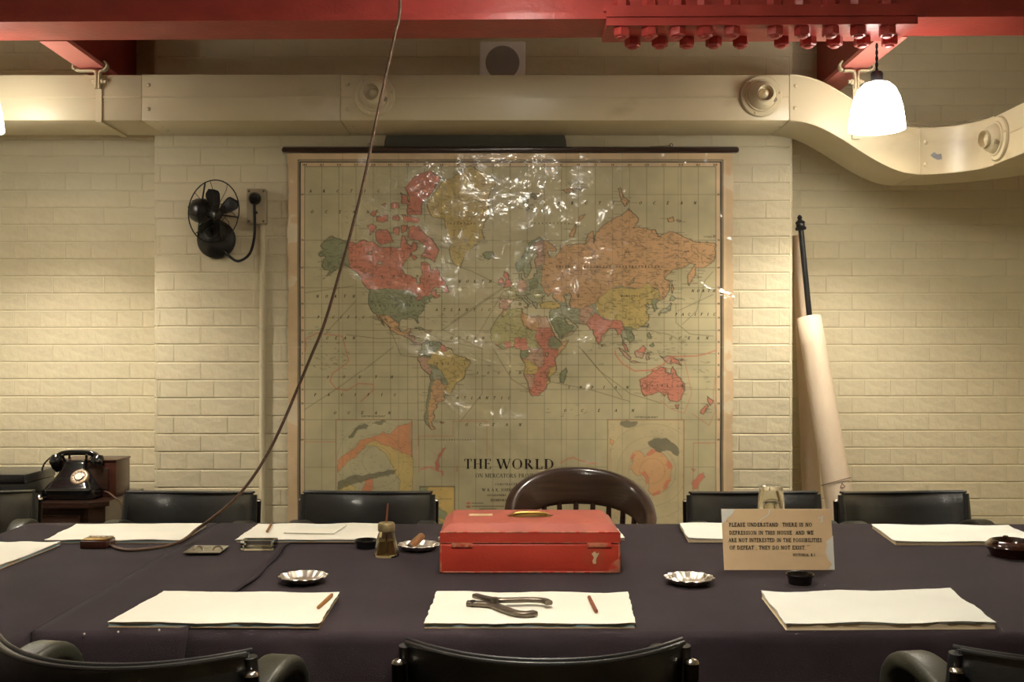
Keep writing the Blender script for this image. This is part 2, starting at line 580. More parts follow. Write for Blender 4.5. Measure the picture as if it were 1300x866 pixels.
MB().box((SX0 - 0.008, YS - 0.096, ZB + 0.021), (SX1 + 0.002, YS - 0.012, ZB + 0.040)).build('splice_plate', 'red_paint', beam)
MB().box((SX0 + 0.0, YS - 0.099, ZB + 0.001), (SX1, YS - 0.0, ZB + 0.0205)).build('splice_plate', 'red_paint', beam)
def nut_mesh():
    m = MB()
    ring = lambda r, z, n=6: [(r*math.cos(math.pi*2*k/n), r*math.sin(math.pi*2*k/n), z) for k in range(n)]
    n = 6
    vs = ring(0.027, 0) + ring(0.0285, -0.003) + ring(0.0285, -0.026) + ring(0.024, -0.030)
    fs = [(j*n+k, j*n+(k+1) % n, (j+1)*n+(k+1) % n, (j+1)*n+k) for j in range(3) for k in range(n)]
    m.add(vs, fs + [tuple(range(n)), tuple(range(3*n, 4*n))])
    m.lathe([(0.0165, -0.029), (0.0165, -0.034), (0.012, -0.037)], (0, 0, 0), None, 10)
    return m
xf = [789.6, 825, 860, 894.5, 929, 983, 1017.5, 1052.7, 1087.8, 1124]
xk = [802.6, 837, 871, 905, 939, 990.5, 1024, 1057, 1091.7, 1126]
proto = None
def put_nut(x, y, z, up=False):
    global proto
    if proto is None:
        proto = nut_mesh().build('bolt', 'red_paint', beam); o = proto
        o.data.name = 'bolt'
        # mesh was shifted by the beam base: undo so that the origin is the bolt's own
        for v in o.data.vertices: v.co += Vector((0, YBEAM, ZB))
    else:
        o = proto.copy(); COL.objects.link(o)
    o.location = (x, y - YBEAM, z - ZB)
    o.rotation_euler = (math.pi if up else 0, 0, rnd.uniform(0, 1.0))
for px in xf:
    put_nut((px - CX) * 3.495 / F, 3.495, ZB - 0.027)
for px in xk:
    put_nut((px - CX) * 3.607 / F, 3.607, ZB - 0.027)
for px in xf:
    put_nut((px - CX) * 3.500 / F, 3.500, ZB + 0.040, True)
beam.rotation_euler = (0, 0, AB)

def cross_beam(x0, x1, label):
    y0 = YBEAM + 0.02
    b = thing('cross_beam', label, 'beam', ((x0+x1)/2, 4.2, ZB), 'red cross beams')
    xc = (x0+x1)/2
    yend = YR - 0.003
    ys = YBEAM + WB/2 + 0.012 + (-0.016 * xc)
    MB().box((x0, ys, ZB), (x1, yend, ZB + 0.016)).build('bottom_flange', 'red_lit', b)  # underside takes the paler red, painted as lit from below
    MB().box((xc - 0.006, ys, ZB + 0.016), (xc + 0.006, yend, ZB + 0.284)).build('web', 'red_paint', b)
    MB().box((x0, ys, ZB + 0.284), (x1, yend, ZB + 0.30)).build('top_flange', 'red_paint', b)
    return b
cross_beam(-1.690, -1.588, 'red cross beam over the straight end of the duct, underside coloured pale as if lit')
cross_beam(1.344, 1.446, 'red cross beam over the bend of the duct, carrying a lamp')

# ------------------------------------------------------------------ air duct
YD = 4.07
ZD0 = CZ + 299 * YD / F; ZD1 = CZ + 357 * YD / F
YDB = YP - 0.004
duct = thing('air_duct', 'cream painted sheet metal air duct with an S bend running along the wall', 'duct', (0, YD, ZD0))
def dx(px): return (px - CX) * YD / F
def duct_box(x0, x1, e, name='duct_section'):
    m = MB().rbox((x0, YD - e, ZD0 - e), (x1, YDB, ZD1 + e), 0.004)
    return m.build(name, 'duct_paint', duct)
secs = [(XL + 0.05, dx(180), 0.0), (dx(180) , dx(432), 0.0015), (dx(432), dx(1003), 0.0)]
for a, b, e in secs:
    duct_box(a, b, e)
    zc = ZD0 + 0.51 * (ZD1 - ZD0)
    MB().box((a + 0.004, YD - e - 0.0042, zc - 0.0035), (b - 0.004, YD, zc + 0.0035)).build('seam', 'duct_paint', duct)
DROP = 0.213
def bend_z(t): return -DROP * (0.5 - 0.5 * math.cos(math.pi * t))
def ring_at(kind, t):
    if kind == 's':
        x = dx(1003) + t * (dx(1168) - dx(1003)); o = bend_z(t)
        return [(x, YD - 0.001, ZD0 + o), (x, YD - 0.001, ZD1 + o), (x, YDB, ZD1 + o), (x, YDB, ZD0 + o)]
    if kind == 'c':
        a = t * math.pi / 2; cxx = dx(1168); cyy = YD - 0.2
        def p(r, z): return (cxx + r * math.sin(a), cyy + r * math.cos(a), z)
        ri, ro = 0.2, 0.2 + (YDB - YD)
        return [p(ri, ZD0 - DROP), p(ri, ZD1 - DROP), p(ro, ZD1 - DROP), p(ro, ZD0 - DROP)]
def swept(kind, n, name):
    m = MB()
    rg = [ring_at(kind, i / n) for i in range(n + 1)]
    for k in range(4):
        k2 = (k + 1) % 4
        vs = [r[q] for r in rg for q in (k, k2)]
        m.add(vs, [(2*i, 2*i+1, 2*i+3, 2*i+2) for i in range(n)], True)
    m.add(rg[0], [(0, 1, 2, 3)]); m.add(rg[-1], [(3, 2, 1, 0)])
    return m.build(name, 'duct_paint', duct)
swept('s', 24, 'bend'); swept('c', 20, 'bend')
XI = dx(1168) + 0.2
sm = MB().rbox((XI - 0.001, 0.6, ZD0 - DROP), (XI + (YDB - YD), YD - 0.198, ZD1 - DROP), 0.004)
sm.build('duct_section', 'duct_paint', duct)
MB().box((XI - 0.003, 0.62, (ZD0+ZD1)/2 - DROP + 0.002), (XI, YD - 0.21, (ZD0+ZD1)/2 - DROP + 0.009)).build('seam', 'duct_paint', duct)
# edge seam lips along the bends
for kz in (0, 1):
    m = MB()
    pts = [Vector(ring_at('s', i/24)[kz]) for i in range(25)] + [Vector(ring_at('c', i/16)[kz]) for i in range(1, 17)]
    m.tube(pts, 0.0028, 6); m.build('seam', 'duct_paint', duct)
MB().box((dx(1003) - 0.002, YD - 0.003, ZD0 - 0.002), (dx(1003) + 0.002, YDB - 0.01, ZD1 + 0.002)).build('seam', 'duct_paint', duct)
MB().box((dx(1168) - 0.002, YD - 0.003, ZD0 - DROP - 0.002), (dx(1168) + 0.002, YDB - 0.01, ZD1 - DROP + 0.002)).build('seam', 'duct_paint', duct)
# bare patch of paint
pp = [(1181, 197), (1186, 193), (1190, 196), (1195, 195), (1196, 202), (1190, 203), (1184, 200)]
def arc_surf(px, py):
    # point on the inner arc wall seen at that pixel
    best = None
    for i in range(201):
        a = i / 200 * math.pi / 2
        x = dx(1168) + 0.2 * math.sin(a); y = YD - 0.2 + 0.2 * math.cos(a)
        e = abs(CX + F * x / y - px)
        if best is None or e < best[0]: best = (e, a)
    a = best[1]; r = 0.1985
    x = dx(1168) + r * math.sin(a); y = YD - 0.2 + r * math.cos(a)
    return Vector((x, y, CZ + (CY - py) * y / F)), Vector((-math.sin(a), -math.cos(a), 0))
m = MB(); m.add([arc_surf(*p)[0] for p in pp], [tuple(range(len(pp)))]); m.build('bare_patch', 'duct_bare', duct)
# rivets
def rivet(p, n, r=0.0085):
    MB().dome(p, n, r, r*0.55, 8).build('rivet', 'duct_paint', duct)
for px, py in ((188.5, 108), (188.5, 138.5), (441, 107), (441, 139), (1010, 109), (1009.5, 137)):
    rivet(at(px, py, YD - 0.002), (0, -1, 0))
for px in (195, 444, 992):
    for k in range(4):
        x = dx(px) + (0.0 if px < 900 else 0.02)
        rivet((x, YD + 0.03 + 0.07*k, ZD0 - 0.0005), (0, 0, -1), 0.006)
for py in (181, 209):
    p, n = arc_surf(1175, py); rivet(p, n)
# air outlets (ring, bowl, ball nozzle)
def outlet(c, n, turn, R=0.083):
    n = Vector(n).normalized()
    ring = MB()
    ring.lathe([(R*0.72, 0.0), (R, 0.0), (R, 0.006), (R*0.95, 0.011), (R*0.78, 0.012), (R*0.74, 0.018), (R*0.68, 0.018)], c, n, 36, caps=False)
    ro = ring.build('air_outlet', 'duct_paint', duct)
    MB().lathe([(R*0.70, 0.006), (R*0.66, 0.022), (R*0.56, 0.040), (R*0.42, 0.052), (R*0.36, 0.054)], c, (n + 0.35*Vector(turn)).normalized(), 32, caps=False).build('bowl', 'duct_paint', ro)
    ax = (n + 0.55*Vector(turn)).normalized()
    nz = MB(); nz.lathe([(R*0.40, 0.030), (R*0.41, 0.056), (R*0.38, 0.064), (R*0.37, 0.064), (R*0.36, 0.040), (0.0001, 0.030)], c, ax, 28)
    nz.build('nozzle', 'duct_paint', ro)
    MB().dome(Vector(c) + ax*0.032, ax, R*0.25, R*0.3, 16).build('nozzle_plug', 'duct_paint', ro)
    side = n.cross(Vector((0, 0, 1))).normalized()
    for a in (50, 170, 290):
        q = Vector(c) + (side*math.cos(math.radians(a)) + Vector((0, 0, 1))*math.sin(math.radians(a))) * R*0.87 + n*0.011
        MB().dome(q, n, 0.006, 0.004, 8).build('screw', 'duct_paint', ro)
    k = MB().lathe([(0.004, 0.012), (0.004, 0.03), (0.009, 0.031), (0.009, 0.036), (0.0001, 0.037)], Vector(c) + (-side*0.8 - Vector((0,0,1))*0.35).normalized()*R*0.62, n, 10)
    k.build('screw', 'tin', ro)
outlet(at(475.5, 122, YD - 0.001), (0, -1, 0), (-0.18, 0, 0.02))
outlet(at(966, 122.5, YD - 0.001), (0, -1, 0), (0.12, 0, 0.0))
yo = XI * F / (1268 - CX)
outlet((XI - 0.001, yo, CZ + (CY - 176) * yo / F), (-1, 0, 0), (0, -0.25, -0.12))
# thin bell wires lying on the bend
for k, (off, sag) in enumerate(((0.0, 0.012), (0.012, 0.02))):
    pts = []
    for i in range(21):
        t = i/20
        a = at(1142 + 160*t, 152 - 2*k + (12 - 40*max(0, t-0.35))*min(1, t*4) + 2*math.sin(t*9+k), YD + 0.06 + off - 0.35*max(0, t-0.55))
        zmin = (ZD1 - DROP) + 0.006 if t > 0.15 else a.z
        a.z = max(a.z, zmin)
        pts.append(a)
    tag(MB().tube(pts, 0.0018, 6).build('bell_wire', 'switch_box', base=pts[0]), ('thin grey wire drooping along the top of the duct bend, nearer the room', 'thin grey wire drooping along the top of the duct bend, nearer the brick wall')[k], 'wire', 'thin wires on the duct')

# hangers gripping the cross beams
def hanger(xc, fl0, fl1, y, dz, label):
    h = thing('duct_hanger', label, 'hanger', (xc, y, ZD1 + dz), 'duct hangers')
    zf = ZB
    for s, xe in ((-1, fl0), (1, fl1)):
        pts = [(xe + s*0.006, y, zf + 0.024), (xe + s*0.016, y, zf + 0.006), (xe + s*0.004, y, zf - 0.012), (xc + s*0.016, y, zf - 0.014), (xc + s*0.007, y, zf - 0.026), (xc + s*0.007, y, zf - 0.085)]
        MB().sweep(bezier(pts, 5), rsec(0.026, 0.007, 0.002, 2), (0, 1, 0.001) if False else (s*1.0, 0, 0.3)).build('clip', 'duct_paint', h)
    for s in (-1, 1):
        MB().lathe([(0.011, 0), (0.011, 0.009), (0.007, 0.011), (0.007, 0.020)], (xc + s*0.011, y, zf - 0.055), (s, 0, 0), 6, smooth=False).build('bolt', 'duct_paint', h)
    zt_, zb_ = ZD1 + dz, ZD0 + dz
    st = MB()
    st.box((xc - 0.012, YD - 0.008, zb_ - 0.004), (xc + 0.012, YD - 0.003, zf - 0.04))
    st.box((xc - 0.012, YD - 0.008, zb_ - 0.0075), (xc + 0.012, YDB, zb_ - 0.0025))
    st.build('strap', 'duct_paint', h)
    return h
hanger(dx(126), -1.690, -1.588, YD - 0.012, 0.0, 'cream metal hanger strap clipped round the straight duct')
hx = (0.5*(1.344+1.446))
h2 = thing('duct_hanger', 'cream metal hanger clipped to the beam behind the lamp', 'hanger', (hx, YD - 0.012, ZD1 - 0.12), 'duct hangers')
for s, xe in ((-1, 1.344), (1, 1.446)):
    pts = [(xe + s*0.006, YD-0.012, ZB + 0.024), (xe + s*0.016, YD-0.012, ZB + 0.006), (xe + s*0.004, YD-0.012, ZB - 0.012), (hx + s*0.016, YD-0.012, ZB - 0.014), (hx + s*0.007, YD-0.012, ZB - 0.026), (hx + s*0.007, YD-0.012, ZB - 0.085)]
    MB().sweep(bezier(pts, 5), rsec(0.026, 0.007, 0.002, 2), (s, 0, 0.3)).build('clip', 'duct_paint', h2)
    MB().lathe([(0.011, 0), (0.011, 0.009), (0.007, 0.011), (0.007, 0.020)], (hx + s*0.011, YD-0.012, ZB - 0.055), (s, 0, 0), 6, smooth=False).build('bolt', 'duct_paint', h2)
MB().box((hx - 0.012, YD - 0.012, 2.185), (hx + 0.012, YD - 0.007, ZB - 0.04)).build('strap', 'duct_paint', h2)
MB().box((hx - 0.015, YD - 0.014, 2.172), (hx + 0.015, YD - 0.0065, 2.20)).build('strap_end', 'duct_paint', h2)

# loudspeaker standing on the duct against the pier
sx0, sx1 = at(609, 0, 4.27).x, at(667, 0, 4.27).x
spk = thing('loudspeaker', 'white square loudspeaker with round grey grille above the duct', 'loudspeaker', ((sx0+sx1)/2, 4.31, ZD1))
zs1 = at(0, 52, 4.27).z
MB().rbox((sx0, 4.27, ZD1 + 0.001), (sx1, YP - 0.002, zs1), 0.008, seg=3).build('case', 'plastic_white', spk)
gc = at(638, 79.5, 4.27); gr = 21.5 * 4.27 / F
g = MB().lathe([(gr, 0.0), (gr, 0.002), (gr*0.98, 0.003), (gr*0.9, 0.0028), (0.0001, 0.0045)], (gc.x, 4.2705, gc.z), (0, -1, 0), 48)
g.build('grille', 'grille', spk)

# flat dark grey shape with rounded corners, on the pier behind the map
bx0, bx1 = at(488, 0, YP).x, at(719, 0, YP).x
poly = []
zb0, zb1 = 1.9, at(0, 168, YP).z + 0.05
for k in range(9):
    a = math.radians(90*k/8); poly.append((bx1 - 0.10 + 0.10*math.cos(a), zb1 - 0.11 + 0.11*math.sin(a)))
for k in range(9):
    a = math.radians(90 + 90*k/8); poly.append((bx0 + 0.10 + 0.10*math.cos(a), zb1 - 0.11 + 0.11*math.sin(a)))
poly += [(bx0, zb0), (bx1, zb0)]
bo = MB().prism(poly, lambda p: (p[0], YP - 0.011, p[1]), lambda p: (p[0], YP - 0.0015, p[1])).build('grey_shape', 'shape_grey', base=((bx0+bx1)/2, YP, zb0))
tag(bo, 'dark grey flat shape with rounded corners showing between map rail and duct', 'board')

# ------------------------------------------------------------------ lettering: stroke-built serif capitals
def glyph(ch, thick, thin):
    """list of quads [(x,y)*4] on a unit-high letter, and its advance"""
    Q = []
    def line(x0, y0, x1, y1, w):
        d = Vector((x1-x0, y1-y0)); n = Vector((-d.y, d.x)).normalized() * w/2
        Q.append([(x0+n.x, y0+n.y), (x1+n.x, y1+n.y), (x1-n.x, y1-n.y), (x0-n.x, y0-n.y)])
    def hb(x0, x1, y, w=None):
        w = w or thin
        Q.append([(x0, y-w/2), (x1, y-w/2), (x1, y+w/2), (x0, y+w/2)])
    def ser(x, y, w=None):
        w = w or thick
        hb(x - w/2 - 0.075, x + w/2 + 0.075, y + (thin/2 if y < 0.5 else -thin/2))
    def stem(x, y0=0, y1=1, w=None, s=True):
        w = w or thick
        Q.append([(x-w/2, y0), (x+w/2, y0), (x+w/2, y1), (x-w/2, y1)])
        if s: ser(x, y0, w); ser(x, y1, w)
    def arc(cx, cy, rx, ry, a0, a1, n=14):
        pts = []
        for k in range(n+1):
            a = math.radians(a0 + (a1-a0)*k/n)
            w = thin + (thick-thin) * abs(math.cos(a))**1.3
            pts.append(((cx+rx*math.cos(a), cy+ry*math.sin(a)), (cx+(rx-w)*math.cos(a), cy+(ry-max(thin, w*0.35))*math.sin(a))))
        for p, q in zip(pts, pts[1:]): Q.append([p[0], q[0], q[1], p[1]])
    def tick(x, y, up, h=0.16): Q.append([(x-thin*0.7, y), (x+thin*0.7, y), (x+thin*0.7, y+h*up), (x-thin*0.7, y+h*up)])
    w = 0.7
    if ch == 'A': line(.08, 0, .40, 1, thin*1.2); line(.38, 1, .70, 0, thick); hb(.2, .58, .33); ser(.08, 0, thin); ser(.70, 0); w = .78
    elif ch == 'B': stem(.17); arc(.26, .755, .30, .245, -90, 90); arc(.26, .26, .36, .26, -90, 90); hb(.1, .3, .98); hb(.1, .3, .52); hb(.1, .3, .02); w = .70
    elif ch == 'C': arc(.45, .5, .40, .52, 48, 312, 22); tick(.72, .93, -1, .24); tick(.72, .07, 1, .2); w = .80
    elif ch == 'D': stem(.17); arc(.28, .5, .50, .5, -90, 90, 18); hb(.1, .3, .98); hb(.1, .3, .02); w = .86
    elif ch == 'E': stem(.17); hb(.1, .58, .98); hb(.1, .47, .52); hb(.1, .60, .02); tick(.57, 1, -1, .22); tick(.59, 0, 1, .24); tick(.46, .44, 1, .16); w = .68
    elif ch == 'F': stem(.17); hb(.1, .56, .98); hb(.1, .46, .52); tick(.55, 1, -1, .22); tick(.45, .44, 1, .16); w = .63
    elif ch == 'G': arc(.45, .5, .40, .52, 48, 312, 22); stem(.72, .0, .4, s=False); hb(.58, .82, .4); tick(.72, .93, -1, .24); w = .88
    elif ch == 'H': stem(.17); stem(.68); hb(.17, .68, .5); w = .87
    elif ch == 'I': stem(.17); w = .36
    elif ch == 'J': stem(.28, .12, 1, s=False); ser(.28, 1); arc(.16, .1, .19, .14, 180, 360, 8); w = .46
    elif ch == 'K': stem(.17); line(.22, .42, .62, 1, thin*1.2); line(.34, .55, .68, 0, thick); ser(.62, 1, thin); ser(.68, 0); w = .80
    elif ch == 'L': stem(.17); hb(.1, .58, .02); tick(.57, 0, 1, .26); w = .64
    elif ch == 'M': stem(.12, w=thin*1.2); stem(.84); line(.14, 1, .47, .05, thick); line(.47, .05, .82, 1, thin*1.2); w = 1.0
    elif ch == 'N': stem(.13, w=thin*1.2); stem(.70, w=thin*1.2); line(.12, 1, .70, 0, thick); w = .86
    elif ch == 'O': arc(.46, .5, .42, .52, 0, 360, 30); w = .92
    elif ch == 'P': stem(.17); arc(.26, .74, .34, .26, -90, 90); hb(.1, .3, .98); hb(.1, .3, .49); w = .66
    elif ch == 'Q': arc(.46, .5, .42, .52, 0, 360, 30); line(.45, .12, .8, -.18, thick*.8); w = .92
    elif ch == 'R': stem(.17); arc(.26, .75, .32, .25, -90, 90); hb(.1, .3, .98); hb(.1, .3, .51); line(.34, .5, .68, 0, thick); ser(.70, 0, thin); w = .80
    elif ch == 'S': arc(.30, .75, .25, .27, 30, 200, 12); line(.10, .68, .50, .34, thick); arc(.30, .26, .27, .28, -150, 25, 12); tick(.5, .93, -1, .2); tick(.08, .07, 1, .2); w = .64
    elif ch == 'T': stem(.36, s=False); ser(.36, 0); hb(.04, .68, .98); tick(.06, 1, -1, .24); tick(.66, 1, -1, .24); w = .72
    elif ch == 'U': stem(.17, .25, 1, s=False); ser(.17, 1); stem(.66, .25, 1, w=thin*1.2, s=False); ser(.66, 1, thin); arc(.40, .28, .30, .30, 180, 360, 12); w = .82
    elif ch == 'V': line(.08, 1, .40, 0, thick); line(.40, 0, .70, 1, thin*1.2); ser(.08, 1); ser(.70, 1, thin); w = .76
    elif ch == 'W': line(.08, 1, .36, 0, thick); line(.36, 0, .60, 1, thin*1.2); line(.56, 1, .84, 0, thick); line(.84, 0, 1.1, 1, thin*1.2); ser(.08, 1); ser(.56, 1); ser(1.1, 1, thin); w = 1.14
    elif ch == 'X': line(.10, 1, .66, 0, thick); line(.64, 1, .10, 0, thin*1.2); ser(.1, 1); ser(.66, 0); ser(.64, 1, thin); ser(.1, 0, thin); w = .76
    elif ch == 'Y': line(.08, 1, .38, .48, thick); line(.38, .48, .66, 1, thin*1.2); stem(.38, 0, .5, s=False); ser(.38, 0); ser(.08, 1); ser(.66, 1, thin); w = .74
    elif ch == 'Z': hb(.08, .62, .98); hb(.08, .62, .02); line(.60, .98, .10, .02, thick); w = .68
    elif ch == '&': arc(.34, .77, .2, .23, 0, 360, 16); arc(.34, .28, .3, .3, 90, 330, 14); line(.22, .68, .74, 0, thick); w = .84
    elif ch == '.': stem(.1, 0, .14, .14, False); w = .24
    elif ch == ',': stem(.1, -.12, .14, .13, False); w = .26
    elif ch == '"': stem(.08, .92, 1.12, .08, False); stem(.24, .92, 1.12, .08, False); w = .36
    elif ch in '0': arc(.3, .5, .26, .52, 0, 360, 20); w = .6
    elif ch in '1': stem(.2); w = .4
    elif ch == '5': arc(.28, .3, .26, .31, -140, 120, 14); stem(.14, .5, 1, thin*1.5, False); hb(.14, .5, .96); w = .6
    elif ch == '8': arc(.3, .75, .2, .25, 0, 360, 16); arc(.3, .26, .26, .28, 0, 360, 16); w = .6
    elif ch == '2': arc(.28, .74, .24, .27, -20, 170, 12); line(.48, .64, .08, .04, thin*2); hb(.06, .56, .03, thick*.6); w = .6
    elif ch == '3': arc(.26, .76, .22, .25, -90, 150, 12); arc(.26, .27, .26, .28, -150, 90, 12); w = .58
    elif ch == '4': stem(.42, 0, 1, s=False); line(.42, 1, .06, .3, thin*1.2); hb(.06, .6, .3); w = .62
    elif ch == '6': arc(.3, .3, .26, .32, 0, 360, 18); arc(.42, .4, .38, .62, 95, 190, 8); w = .6
    elif ch == '7': hb(.06, .56, .96, thick*.6); line(.54, .94, .22, 0, thick*.8); w = .58
    elif ch == '9': arc(.3, .7, .26, .32, 0, 360, 18); arc(.18, .6, .38, .62, -85, 10, 8); w = .6
    elif ch == ' ': w = .42
    return Q, w
def text_quads(s, height, thick=.15, thin=.05, track=0.06, slant=0.0, width=None, fill=None):
    out = []; x = 0
    for i, ch in enumerate(s):
        Q, w = glyph(ch, thick, thin)
        for q in Q: out.append([((x + a + slant*b) * height, b*height) for a, b in q])
        x += w + track
    total = (x - track) * height
    if fill:     # squeeze or stretch letters to that length
        k = fill / total
        out = [[(a*k, b) for a, b in q] for q in out]; total = fill
    return out, total

# ------------------------------------------------------------------ wall map
YM = YP - 0.016
SCM = YM / F
def mx(px): return (px - CX) * SCM
def mz(py): return CZ + (CY - py) * SCM
def sheet_y(px, py):
    """gentle buckling of the hanging sheet (metres towards the room)"""
    u = (px - 365) / 567.0; v = (py - 195) / 520.0
    w = 0.0035*np.sin(u*7.5 + 2.2*v) + 0.0025*np.sin(v*9 - 3*u) + 0.0016*np.sin(u*23 + 6*np.sin(v*7)) * (0.3 + v)
    w = w + 0.0022*np.exp(-((u-0.03)/0.05)**2)*np.sin(v*26) + 0.002*np.exp(-((u-0.97)/0.05)**2)*np.sin(v*31+1)
    w = w * np.clip(v*6, 0, 1)
    return YM - w
U0, U1, V0, V1 = 364.0, 932.0, 194.0, 716.0
RES = 0.45
NXr, NYr = int((U1-U0)/RES), int((V1-V0)/RES)
gx = U0 + (np.arange(NXr)+0.5)*RES
gy = V0 + (np.arange(NYr)+0.5)*RES
LON0, EQ, RR = 647.5, 449.0, 82.9
def lon2x(l): return LON0 + RR*math.radians(l)
def lat2y(p): return EQ - RR*math.log(math.tan(math.pi/4 + math.radians(p)/2))
rng = np.random.default_rng(3)
def rough(P, lev=3, amp=0.11):
    r = random.Random(len(P)*31 + int(abs(P[0][0])*10))
    for _ in range(lev):
        out = []
        for i in range(len(P)):
            a, b = P[i], P[(i+1) % len(P)]
            dx_, dy_ = b[0]-a[0], b[1]-a[1]
            L = math.hypot(dx_, dy_)
            out.append(a)
            if L > 1.1:
                k = r.uniform(-amp, amp)*min(1.0, 9/L)
                out.append(((a[0]+b[0])/2 - dy_*k, (a[1]+b[1])/2 + dx_*k))
        P = out
    return P
def mask_of(P):
    xs = [p[0] for p in P]; ys = [p[1] for p in P]
    i0 = max(0, int((min(xs)-U0)/RES)-1); i1 = min(NXr, int((max(xs)-U0)/RES)+2)
    j0 = max(0, int((min(ys)-V0)/RES)-1); j1 = min(NYr, int((max(ys)-V0)/RES)+2)
    M = np.zeros((NYr, NXr), bool)
    if i1 <= i0 or j1 <= j0: return M
    # scan rows
    A = np.array(P); B = np.roll(A, -1, 0)
    sub = gx[i0:i1]
    for j in range(j0, j1):
        y = gy[j]
        c = ((A[:,1] > y) != (B[:,1] > y))
        if not c.any(): continue
        a = A[c]; b = B[c]
        xc = np.sort(a[:,0] + (y-a[:,1])*(b[:,0]-a[:,0])/(b[:,1]-a[:,1]))
        M[j, i0:i1] = (np.searchsorted(xc, sub) % 2) == 1
    return M
def geo(P, lev=3): return rough([(lon2x(a), lat2y(b)) for a, b in P], lev)
def parse(s): return [tuple(float(q) for q in p.split(',')) for p in s.split()]
IMG = np.empty((NYr, NXr, 3)); IMG[:] = (224, 196, 152)         # tan linen margin
PAPER = (206, 196, 154)
RED, ORA, YEL, GRN, GRY, PNK, OLI = (224, 134, 110), (224, 176, 126), (214, 188, 112), (140, 148, 110), (174, 176, 144), (208, 166, 140), (190, 184, 126)
XX, YY = np.meshgrid(gx, gy)
def rect(x0, y0, x1, y1, c, al=1.0):
    k = (XX >= x0) & (XX < x1) & (YY >= y0) & (YY < y1)
    IMG[k] = IMG[k]*(1-al) + np.array(c)*al
def seg(x0, y0, x1, y1, w, c, al=1.0):
    pad = w + 1
    i0 = max(0, int((min(x0,x1)-pad-U0)/RES)); i1 = min(NXr, int((max(x0,x1)+pad-U0)/RES)+1)
    j0 = max(0, int((min(y0,y1)-pad-V0)/RES)); j1 = min(NYr, int((max(y0,y1)+pad-V0)/RES)+1)
    if i1 <= i0 or j1 <= j0: return
    X = XX[j0:j1, i0:i1]; Y = YY[j0:j1, i0:i1]
    dx_, dy_ = x1-x0, y1-y0; L2 = dx_*dx_+dy_*dy_ + 1e-9
    t = np.clip(((X-x0)*dx_+(Y-y0)*dy_)/L2, 0, 1)
    d = np.hypot(X-x0-t*dx_, Y-y0-t*dy_)
    a = (np.clip((w/2 + RES/2 - d)/RES, 0, 1)*al)[..., None]
    IMG[j0:j1, i0:i1] = IMG[j0:j1, i0:i1]*(1-a) + np.array(c)*a
def pl(pts, w, c, al=1.0):
    for a, b in zip(pts, pts[1:]): seg(a[0], a[1], b[0], b[1], w, c, al)
INK = (60, 52, 36)
# sheet: frame and field
rect(378, 203, 922, 716, (230, 204, 160))
rect(387, 212, 908.5, 716, PAPER)
for (x0, y0, x1, y1, w, c) in ((378.6, 203.2, 378.6, 716, 0.9, (48, 42, 34)), (380.9, 205.6, 380.9, 716, 2.0, (24, 22, 20)),
                               (917.6, 203.2, 917.6, 716, 0.9, (48, 42, 34)), (915.2, 205.6, 915.2, 716, 2.0, (24, 22, 20)),
                               (378.6, 203.2, 917.6, 203.2, 0.9, (48, 42, 34)), (380.9, 205.6, 915.2, 205.6, 1.5, (24, 22, 20)),
                               (387, 211.8, 387, 716, 0.5, INK), (908.6, 211.8, 908.6, 716, 0.5, INK), (387, 211.8, 908.6, 211.8, 0.5, INK)):
    seg(x0, y0, x1, y1, w, c)
# graticule
for l in range(-165, 180, 15): seg(lon2x(l), 212, lon2x(l), 716, 0.42, (110, 98, 66), 0.7)
for p in (80, 70, 60, 50, 40, 30, 20, 10, 0, -10, -20, -30, -40, -50, -60, -70): seg(387, lat2y(p), 908.5, lat2y(p), 0.42, (110, 98, 66), 0.7)
# land
LAND = {}
LAND['na'] = '-168,65.5 -163,67 -166,68.3 -161,70.2 -156.5,71.3 -150,70.5 -141,69.6 -135,69 -128,70.2 -124,69.5 -120,69.5 -115,68 -108,67.8 -102,67.7 -96,67.5 -95,71.5 -92,71 -91,69 -86,68 -85,69.7 -81.5,69 -82,67 -86,66.2 -88,64.2 -93,62 -94.5,59 -92.5,57 -88,56.5 -82.3,55.2 -82,52.9 -80,51.3 -79,52 -79.5,54.5 -76.7,57 -78.3,60 -77.5,62.4 -73,62.2 -70,60.5 -69.5,58.8 -66,58.7 -64.5,60.3 -62,57.5 -60,55 -56,52.5 -59,50.2 -66,50.2 -70,47.5 -65,49.2 -64.5,47.5 -65,46 -61,45.6 -66,43.6 -67,45 -70.5,43.3 -70,41.7 -74,40.6 -75.5,38 -76,35.2 -81,31.8 -80.2,26.5 -81,25.2 -82.7,28 -84,30 -89.5,30 -91,29.2 -95,29.2 -97.3,27 -97.7,22.5 -95.8,18.8 -92,18.6 -90.5,21 -87,21.5 -88,18 -88.5,16 -83.3,15 -83.8,11 -82,9.2 -79.5,9.5 -77.3,8.5 -79.5,7.5 -80.3,8.3 -83,8.3 -85.7,10.5 -87.5,13 -92,14.5 -95,16 -99,16.7 -105.5,20 -105.3,22 -109,25.5 -112.5,29.5 -114.7,31.5 -112,27 -109.6,23 -112,25.5 -115,28.5 -117,32.5 -120.6,34.6 -122.5,37.5 -124.2,40.5 -124,46 -123,48.5 -127.5,51 -130.5,55 -134,58 -140,59.9 -147,60.9 -152,59.3 -158,56.5 -164,54.7 -160,56.5 -157.5,58.7 -162,59 -165,61 -164,63 -161,64.5 -166,64.5'
